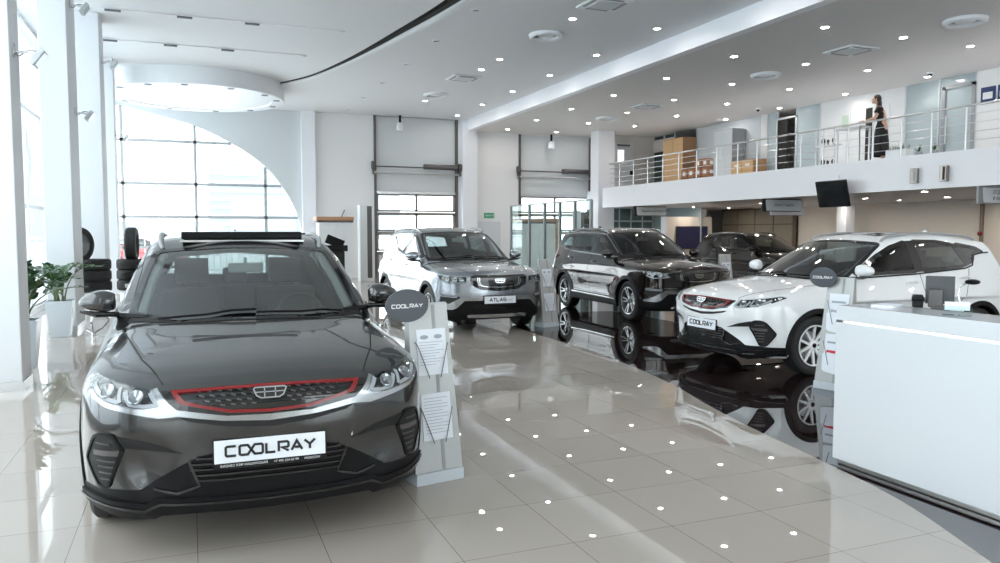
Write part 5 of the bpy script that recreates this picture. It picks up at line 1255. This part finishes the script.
# ---------------------------------------------------------------- gallery rail
t = empty('gallery_railing', 'steel railing with slim posts along the white gallery edge', 'railing', (16.5, 0, ZM))
py = [27.66, 26.6, 25.58, 24.56, 23.54, 22.48, 21.38, 20.31, 19.4, 18.54, 17.54, 16.7, 15.82, 15.0, 14.15, 13.31, 12.43, 11.6, 10.7, 9.8, 8.9, 8.0, 7.1, 6.2, 5.3]
for y in py: MB().cyl((0, y, 0), (0, y, .97), .021, n=10).cyl((0, y, 0), (0, y, .012), .05, n=12).build('post', M['steel'], t, smooth=True)
MB().tube([(0, 5.0, 1.0), (0, 28.5, 1.0), (.06, 28.65, 1.0), (.6, 28.7, 1.0)], .027, 10).build('handrail', M['steel'], t, smooth=True)
for z in (.2, .4, .6, .8): MB().tube([(0, 5.0, z), (0, 28.5, z), (.06, 28.62, z), (.6, 28.65, z)], .008, 6).build('rail_wire', M['steel'], t, smooth=True)

# ---------------------------------------------------------------- gallery furniture
t = empty('wardrobe', 'tall light oak wardrobe on the gallery', 'wardrobe', (19.3, 27.25, ZM)); MB().box(0, 0, 0, .65, 1.45, 1.78 + .35).build('carcass', M['woodside'], t)
for y in (.0, .73): MB().box(-.02, y + .01, .03, 0, y + .71, 2.10).build('door', M['wood'], t)
t = empty('filing_cabinet', 'tall pale grey two-door cabinet on the gallery', 'cabinet', (19.35, 24.15, ZM)); MB().box(0, 0, 0, .6, 1.1, 2.1).build('carcass', M['grey'], t)
for y in (.0, .55): MB().box(-.02, y + .005, .02, 0, y + .545, 2.08).build('door', M['lgrey'], t)
box0 = None
def carton(x, y, z, s, lab, g):
    global box0
    if box0 is None:
        box0 = empty('carton', None, 'box', (19, 26, ZM)); MB().box(0, 0, 0, .42, .40, .34).build('box_body', M['card'], box0); MB().box(-.004, .1, .1, 0, .28, .24).build('box_label', M['label'], box0); MB().box(.1, -.004, .1, .3, 0, .24).build('box_label', M['label'], box0); o = box0
    else: o = copy_tree(box0)
    o.location = to_m((x, y, z)); tag(o, lab, 'box', g)
g = 'brown boxes stacked between the cabinets'
for k, (y, n) in enumerate(((26.68, 2), (26.22, 2), (25.76, 3), (25.3, 3))):
    for j in range(n): carton(19.1, y, ZM + .36 * j, 1, ('%s brown carton in the %s stack left of the grey cabinet' % (('lowest', 'second', 'third')[j], ('first', 'second', 'third', 'fourth')[k])), g)
t = empty('drawer_chest', 'brown chest with white labelled drawers on the gallery', 'chest', (19.2, 22.75, ZM)); MB().box(0, 0, 0, .6, 1.25, .82).build('carcass', M['woodside'], t)
for y in (.03, .64):
    for z in (.03, .42): d = MB().box(-.02, y, z, 0, y + .58, z + .37).build('drawer', M['wood'], t); MB().box(-.03, y + .17, z + .15, -.02, y + .40, z + .24).build('drawer_label', M['label'], d)
t = empty('crate', 'low blue crate by the gallery end door', 'crate', (18.9, 29.6, ZM)); MB().box(0, 0, 0, .5, .4, .06).box(0, 0, .06, .03, .4, .22).box(.47, 0, .06, .5, .4, .22).box(0, 0, .06, .5, .03, .22).box(0, .37, .06, .5, .4, .22).build('crate_body', M['blue'], t)
for i, y in enumerate((14.25, 13.78, 13.3)):
    t = empty('picture_frame', '%s blue framed certificate on the white gallery wall' % ('first', 'second', 'third')[i] + ' from the glass office', 'picture', (19.97, y, 5.05)); MB().box(0, 0, 0, .03, .40, .44).build('frame', M['blue'], t); MB().box(-.004, .07, .12, 0, .34, .30).build('certificate', M['label'], t); MB().box(-.002, .03, .04, 0, .37, .40).build('mount', mat('mount_blue', (.10, .16, .32), .5), t) if 0 else None
t = empty('wall_notice', 'pale green notice on the white gallery wall behind the woman', 'notice', (19.97, 19.1, 4.95)); MB().box(0, 0, 0, .02, .36, .50).build('board', M['label'], t); MB().box(-.003, .04, .05, 0, .32, .45).build('print', mat('notice_print', (.55, .65, .55), .6), t)
# high table, leaning desk and ornaments
t = empty('high_table', 'white high table with papers behind the gallery rail', 'table', (17.25, 16.05, ZM)); MB().box(-.22, -.1, 1.0, .25, .75, 1.04).build('tabletop', M['gloss_white'], t)
for x in (-.18, .2):
    for y in (-.06, .70): MB().box(x - .02, y - .02, 0, x + .02, y + .02, 1.0).build('leg', M['steel'], t)
for i, (x, y, r) in enumerate(((17.2, 16.15, 5), (17.22, 16.5, -12))): o = tag(MB().box(-.11, -.15, 0, .11, .15, .015).build('papers', M['woodside'] if i else M['paper']), ('white sheets' if i == 0 else 'brown folder') + ' on the high table before the woman', 'papers'); o.location = to_m((x, y, ZM + 1.04)); o.rotation_euler.z = R(r)
for j, (y, z) in enumerate(((17.2, .0), (17.2, .60))):
    t = empty('bar_chair', '%s small white shelf with black ornaments behind the rail' % ('lower' if j == 0 else 'upper'), 'shelf', (17.2, y, ZM + z)); t.name = 'ornament_shelf'
    MB().box(-.15, -.35, .0, .15, .35, .03).box(-.15, -.35, .03, -.12, -.32, .5).box(-.15, .32, .03, -.12, .35, .5).build('shelf_frame', M['gloss_white'], t)
    for y2, s in ((-.18, .05), (.02, .04), (.2, .06)): MB().ball((0, y2, .10 + s), s, s, s * 1.6).cyl((0, y2, .03), (0, y2, .1), s * .5).build('ornament', M['gblack'], t, smooth=True)
t = empty('plant_box', 'white box of low green plants behind the gallery rail', 'planter', (16.85, 14.5, ZM)); MB().box(-.13, -.3, 0, .13, .3, .22).build('box_body', M['gloss_white'], t); m = MB(); rnd = random.Random(4)
for i in range(60):
    x, y = rnd.uniform(-.1, .1), rnd.uniform(-.28, .28); d = Vector((rnd.uniform(-.1, .1), rnd.uniform(-.1, .1), rnd.uniform(.1, .22))); m.add([(x - .01, y, .2), (x + .01, y, .2), (x + d.x, y + d.y, .2 + d.z)], [(0, 1, 2)])
m.build('leaves', M['leaf'], t)
for i, (yy, lab) in enumerate(((13.98, 'small spiky plant in a grey pot beside the white plant box'), (13.55, 'spiky plant in a grey pot on the gallery, farthest from the woman'))):
    t = empty('potted_plant', lab, 'plant', (16.9, yy, ZM)); MB().lathe([(0, 0), (.07, 0), (.09, .13), (.08, .13), (0, .11)], None, 16).build('pot', M['grey'], t); m = MB()
    for k in range(26):
        a = rnd.uniform(0, 6.28); e = rnd.uniform(.4, 1.3); L = rnd.uniform(.14, .26); d = Vector((math.cos(a) * math.cos(e), math.sin(a) * math.cos(e), math.sin(e))) * L; s = Vector((-math.sin(a), math.cos(a), 0)) * .012
        m.add([Vector((0, 0, .12)) - s, Vector((0, 0, .12)) + s, Vector((0, 0, .12)) + d], [(0, 1, 2)])
    m.build('leaves', M['leaf'], t)

# ---------------------------------------------------------------- fascia fittings and signs
t = empty('wall_screen', 'black screen tilted forward on the gallery edge', 'screen', (16.3, 15.9, 2.68)); T = Matrix.Rotation(R(-18), 4, 'Y')
MB().box(-.26, -.52, -.36, -.18, .52, .36, Matrix.Rotation(R(-14), 4, 'Y')).build('screen', M['screen'], t, bevel=.01)
MB().tube([(.1, 0, .1), (-.15, 0, .2)], .03, 8).cyl((.0, 0, .1), (0, 0, .45), .015).build('bracket', M['lgrey'], t)
for i, (y, rz) in enumerate(((13.6, 8), (12.8, 0))):
    t = empty('wall_lamp', ('slightly turned' if i == 0 else 'straight') + ' steel up-and-down lamp on the gallery edge', 'wall lamp', (16.38, y, 2.96), R(rz)); MB().box(-.11, -.085, -.18, -.0, .085, .18).build('housing', mat('lamp_steel', (.30, .27, .25), .3, .8) if 'lamp_steel' not in bpy.data.materials else bpy.data.materials['lamp_steel'], t, bevel=.006)
    MB().box(-.115, -.06, -.15, -.108, .0, .15).build('slot', M['dark'] if i else M['grey'], t)
def hang_sign(x, y, w, lines, lab, dark=True, face='signface'):
    t = empty('hanging_sign', lab, 'sign', (x, y, ZB + .07))
    MB().box(0, .0, -.46, w, .06, -.02).build('backing', M['gblack'] if dark else M['grey'], t)
    f = MB(); r = rounded([(.13, -.44), (w - .02, -.44), (w - .02, -.10), (.09, -.10)], .04); f.prism(r, frame_T((0, -.015, 0), (1, 0, 0), (0, 0, 1)), .015)
    T = frame_T((0, -.015, 0), (1, 0, 0), (0, 0, 1)); pl = f.build('panel', M['lgrey'] if dark else M['fascia'], t)
    for i, l in enumerate(lines): text('lettering', l, .11, M['ink'], T @ Matrix.Translation((.34 if len(l) > 15 else .42, -.30 if len(lines) == 1 else -.24 - .14 * i, .017)), pl, .001, .95)
    for xx in (.3, w - .1): MB().cyl((xx, .03, -.08), (xx, .03, -.07), .02).build('hanger', M['steel'], t)
hang_sign(16.42, 26.4, 1.5, ['ВЫДАЧА АВТОМОБИЛЕЙ'], 'hanging sign about car handover, farthest along the gallery'); hang_sign(16.42, 19.0, 1.5, ['ЗОНА ОТДЫХА'], 'hanging sign of the rest area, left of the black screen')
hang_sign(16.42, 12.0, 1.6, ['ОТДЕЛ ЗАПЧАСТЕЙ', 'И АКСЕССУАРОВ'], 'white hanging sign at the right edge, nearest along the gallery', False)
t = empty('hanging_sign', 'plain white hanging sign behind the rest area sign', 'sign', (17.45, 19.8, ZB)); MB().box(0, 0, -.48, 1.35, .05, -.04).build('panel', M['fascia'], t); MB().box(.9, -.004, -.22, 1.05, 0, -.19).box(.9, -.004, -.34, 1.05, 0, -.31).build('lettering', M['pale_ink'], t)
MODULES[0] = False
t = empty('television', 'television with a dark blue picture on the beige freestanding wall', 'television', (15.68, 22.5, 1.0)); MB().box(0, -.07, 0, 1.3, 0, .80).build('casing', M['gblack'], t, bevel=.006); MB().box(.03, -.075, .03, 1.27, -.07, .77).build('picture', M['tv'], t)
MODULES[0] = True
t = empty('exit_sign', 'small green exit sign above the grey service door', 'sign', (12.05, YB - .05, 2.22)); MB().box(0, 0, 0, .46, .05, .22).build('box', M['exit'], t); text('lettering', 'ВЫХОД', .12, M['label'], frame_T((.04, -.001, .07), (1, 0, 0), (0, 0, 1)), t)
t = empty('fire_pipe', 'brown standpipe with a red valve on the beige wall', 'pipe', (22.9, 16.6, 0)); MB().cyl((0, 0, 0), (0, 0, ZB), .06).build('pipe', M['brown'], t, smooth=True); MB().ball((-.08, 0, 1.55), .07).build('valve', M['red'], t, smooth=True)

# ---------------------------------------------------------------- glass partition, cabinets at the back wall
MODULES[0] = True
t = empty('glass_partition', 'freestanding glass partition with slim grey posts behind the brown car', 'partition', (10.65, 0, 0))
yy = [25.3, 23.7, 22.5, 21.4, 20.4, 19.4]
for y in yy: MB().box(-.04, y - .04, 0, .04, y + .04, 2.52).build('post', M['grey'], t)
for a, b in zip(yy, yy[1:]): MB().box(-.006, b + .04, .05, .006, a - .04, 2.50).build('glass_pane', M['glass2'], t)
MB().box(-.03, 19.4, 2.50, .03, 25.3, 2.54).box(-.03, 22.5, 2.02, .03, 25.3, 2.05).build('top_rail', M['grey'], t)
def rack_cabinet(x, y, w, lab, leg=False):
    t = empty('panelled_cabinet', lab, 'cabinet', (x, y, 0)); n = 4
    MB().box(.08, .06, 0, w - .1, .7, 1.95).build('body', M['fascia'], t)
    for k in range(n): MB().box(.08 + (w - .18) * k / n + .006, .04, .05, .08 + (w - .18) * (k + 1) / n - .006, .06, 1.90).build('front_panel', M['gloss_white'], t)
    MB().box(-.02, -.02, 2.02, w, .8, 2.16).build('copper_top', M['copper'], t, bevel=.02); MB().box(.0, .02, 1.95, w - .02, .75, 2.02).build('top_frame', M['darksteel'], t)
    if leg: MB().box(w - .1, 0, 0, w, .12, 2.02).build('copper_leg', M['copper'], t)
rack_cabinet(4.3, 28.4, 1.35, 'white panelled cabinet with a copper top, behind the nearest car'); rack_cabinet(12.6, 29.0, 1.75, 'white panelled cabinet with a copper top, seen through the glass partition', True)
t = empty('air_curtain', 'tall white air unit with a dark grille strip left of the garage door', 'air unit', (6.0, 29.0, 0)); MB().box(0, 0, 0, .52, .5, 2.62).build('housing', M['gloss_white'], t, bevel=.01); MB().box(.27, -.01, .12, .45, 0, 2.58).build('grille', M['darksteel'], t)
t = empty('tool_case', 'open black case on a dark trolley before the copper-topped cabinet', 'case', (4.25, 26.0, 0)); MB().box(.1, 0, .0, .6, .5, .95).build('trolley', M['matt'], t, bevel=.02)
MB().box(0, 0, .0, .62, .05, .3, Matrix.Translation((-.05, .1, 1.25)) @ Matrix.Rotation(R(22), 4, 'Y')).build('lid', M['black'], t, bevel=.01); MB().box(0, 0, .95, .7, .5, 1.15).build('tray', M['black'], t)
t = empty('wall_box', 'electric box with cables on the wall beside the air unit', 'electric box', (5.72, YB - .12, 1.3)); MB().box(0, 0, 0, .3, .12, .5).build('box', M['grey'], t); MB().tube([(.1, .05, .5), (.05, .05, .9), (.2, .08, 1.2)], .015, 6).build('cable', M['black'], t)
t = empty('roll_shutter_post', 'white post with dark slots left of the gallery glass front', 'post', (15.9, 29.05, 0)); MB().box(-.7, 0, 0, -.45, .3, 2.5).build('white_leaf', M['fascia'], t); MB().box(-.3, 0, 0, -.05, .3, 2.45).build('dark_leaf', M['dark'], t)
t.name = 'folding_screen'
# ---------------------------------------------------------------- outside
MODULES[0] = False
t = empty('lattice_truss', 'white steel lattice outside the glazed wall', 'truss', (-3.7, 0, 0))
yy0 = 7.0
for k in range(7):
    y = yy0 + 2.2 * k
    for s in (0, 1):
        for z0 in (0, 3.3): MB().tube([(0, y + (2.2 if s else 0), z0), (0, y + (0 if s else 2.2), z0 + 3.3)], .09, 6).build('brace', M['fascia'], t)
    MB().cyl((0, y, 0), (0, y, 6.7), .07, n=8).build('upright', M['fascia'], t)
MB().box(-.08, 7, 3.22, .08, 22.4, 3.38).build('chord', M['fascia'], t)
t = empty('office_tower', 'blue glass office tower with haze in its pale colour, far beyond the arched window', 'building', (0, 0, 0)); MB().box(4.5, 190, -1, 24, 210, 17).build('wall', M['tower'], t); MB().box(24, 192, -1, 50, 214, 18).build('stair_tower', M['tower2'], t)
MB().box(8, 191, 17, 15, 200, 19).build('roof_block', M['tower2'], t)
for k in range(8): MB().box(4.6, 189.8, 1 + 1.95 * k, 23.9, 190, 1.9 + 1.95 * k).build('window_band', M['tower2'], t)
t = empty('low_building', 'long low building beyond the arched window', 'building', (0, 0, 0)); MB().box(-40, 150, -1, -15, 160, 8).build('wall', M['tower2'], t); MB().box(-14, 155, -1, 6, 165, 3.5).build('annex', M['tower2'], t)
t = empty('fence', 'white bar fence outside the arched window', 'fence', (0, 33, -.16)); MB().box(-6, -.03, 1.5, 5, .03, 1.56).box(-6, -.03, .2, 5, .03, .26).build('rail', M['fascia'], t)
pb = MB().box(-.015, -.015, 0, .015, .015, 1.6).build('bar', M['fascia'], t)
for k in range(48):
    o = pb if k == 0 else pb.copy(); 
    if k: COL.objects.link(o)
    o.location = (-6 + .23 * k, 0, 0)
# ---------------------------------------------------------------- the woman on the gallery
def skinned(name, pts, edges, rad, m, parent, sub=2, root=0):
    me = bpy.data.meshes.new(name); me.from_pydata(pts, edges, []); o = bpy.data.objects.new(name, me); COL.objects.link(o); o.parent = parent
    o.modifiers.new('skin', 'SKIN'); bm = bmesh.new(); bm.from_mesh(me); L = bm.verts.layers.skin.verify()
    for i, v in enumerate(bm.verts):
        r = rad[i]; v[L].radius = r if isinstance(r, tuple) else (r, r); v[L].use_root = (i == root)
    bm.to_mesh(me); bm.free()
    s = o.modifiers.new('round', 'SUBSURF'); s.levels = sub; s.render_levels = sub
    me.materials.append(m); me.shade_smooth(); return o
def person():
    t = empty('person', 'woman in a black dress with long dark hair leaning at the gallery rail', 'person', to_m((17.45, 15.55, ZM)), R(-50)); t.scale = (.90,) * 3
    # faces local -x ... body leans towards it
    P = [(0, 0, .92), (-.03, 0, 1.08), (-.06, 0, 1.26), (-.10, 0, 1.38), (-.13, 0, 1.45), (-.15, 0, 1.53),
         (-.10, .16, 1.35), (-.20, .19, 1.12), (-.42, .14, 1.06), (-.10, -.16, 1.35), (-.18, -.19, 1.12), (-.40, -.14, 1.06),
         (.02, .09, .86), (.03, .10, .48), (.06, .10, .09), (-.08, .11, .03), (.02, -.09, .86), (-.04, -.10, .48), (.02, -.10, .09), (-.11, -.11, .03)]
    E = [(0, 1), (1, 2), (2, 3), (3, 4), (4, 5), (3, 6), (6, 7), (7, 8), (3, 9), (9, 10), (10, 11), (0, 12), (12, 13), (13, 14), (14, 15), (0, 16), (16, 17), (17, 18), (18, 19)]
    r = [.13, .105, .12, .07, .045, .05, .055, .042, .028, .055, .042, .028, .085, .058, .036, .03, .085, .058, .036, .03]
    b = skinned('body', P, E, r, M['skin'], t)
    h = MB(); T = Matrix.Rotation(R(-12), 4, 'Y'); c = Vector((-.17, 0, 1.60)); h.ball(c, .092, .076, .115, 20, T); h.ball(c + Vector((-.075, 0, -.055)), .035, .045, .04, 12); h.cyl(c + Vector((-.085, 0, .01)), c + Vector((-.112, 0, -.02)), .010, .014, 8)
    for s in (1, -1): h.ball(c + Vector((0, .078 * s, -.01)), .018, .012, .03, 8)
    hd = h.build('head', M['skin'], t, smooth=True, angle=180)
    e = MB()
    for s in (1, -1): e.ball(c + Vector((-.088, .032 * s, .018)), .010, .014, .008, 8)
    e.build('eyes', M['ink'], hd); MB().ball(c + Vector((-.106, 0, -.055)), .006, .024, .007, 8).build('mouth', M['decal_red'], hd)
    hr = MB(); hr.ball(c + Vector((.022, 0, .022)), .098, .088, .112, 20, T); hr.ball(c + Vector((.07, 0, -.12)), .06, .085, .15, 14); hr.ball(c + Vector((.095, 0, -.27)), .045, .08, .16, 14); hr.build('hair', M['hair'], t, smooth=True, angle=180)
    d = MB(); prof = [(.115, 1.33), (.145, 1.25), (.13, 1.12), (.125, 1.02), (.17, .92), (.20, .75), (.235, .50), (.25, .16), (.24, .16)]
    n = 28; vs = []
    for rr, z in prof:
        for k in range(n):
            a = 2 * math.pi * k / n; w = 1 + (.05 * math.sin(a * 7) if z < .8 else 0); vs.append((-.04 - .05 * max(0, z - 1.0) / .3 + rr * .78 * w * math.cos(a), rr * w * math.sin(a), z))
    d.add(vs, [(i * n + k, i * n + (k + 1) % n, (i + 1) * n + (k + 1) % n, (i + 1) * n + k) for i in range(len(prof) - 1) for k in range(n)] + [tuple(range(n))])
    for s in (1, -1): d.tube([(-.08, .10 * s, 1.33), (-.10, .165 * s, 1.34), (-.15, .20 * s, 1.24)], [.085, .078, .07], 14)
    d.build('dress', M['cloth'], t, smooth=True, angle=180)
    for s in (1, -1):
        base = Vector((-.42, .14 * s, 1.06)); pts = [tuple(base), tuple(base + Vector((-.05, -.005 * s, -.005)))]; ed = [(0, 1)]; rd = [.024, (.034, .014)]
        hnd = skinned('hand', pts + [tuple(base + Vector((-.09, 0, -.01)))], [(0, 1), (1, 2)], [.024, .028, .026], M['skin'], b, 2)
        for j, (o_, L) in enumerate(((-.026, .062), (-.009, .072), (.009, .066), (.025, .052))):
            a = base + Vector((-.085, o_, -.008)); skinned('finger', [tuple(a), tuple(a + Vector((-L * .5, o_ * .1, -.003))), tuple(a + Vector((-L, o_ * .15, -.018)))], [(0, 1), (1, 2)], [.009, .0085, .007], M['skin'], hnd, 1)
        a = base + Vector((-.03, -.028 * s, -.004)); skinned('thumb', [tuple(a), tuple(a + Vector((-.03, -.02 * s, -.006))), tuple(a + Vector((-.055, -.025 * s, -.012)))], [(0, 1), (1, 2)], [.011, .010, .008], M['skin'], hnd, 1)
        MB().ball((-.07 if s > 0 else -.10, .11 * s, .03), .11, .045, .04, 12).build('shoe', M['black'], t, smooth=True)
person()
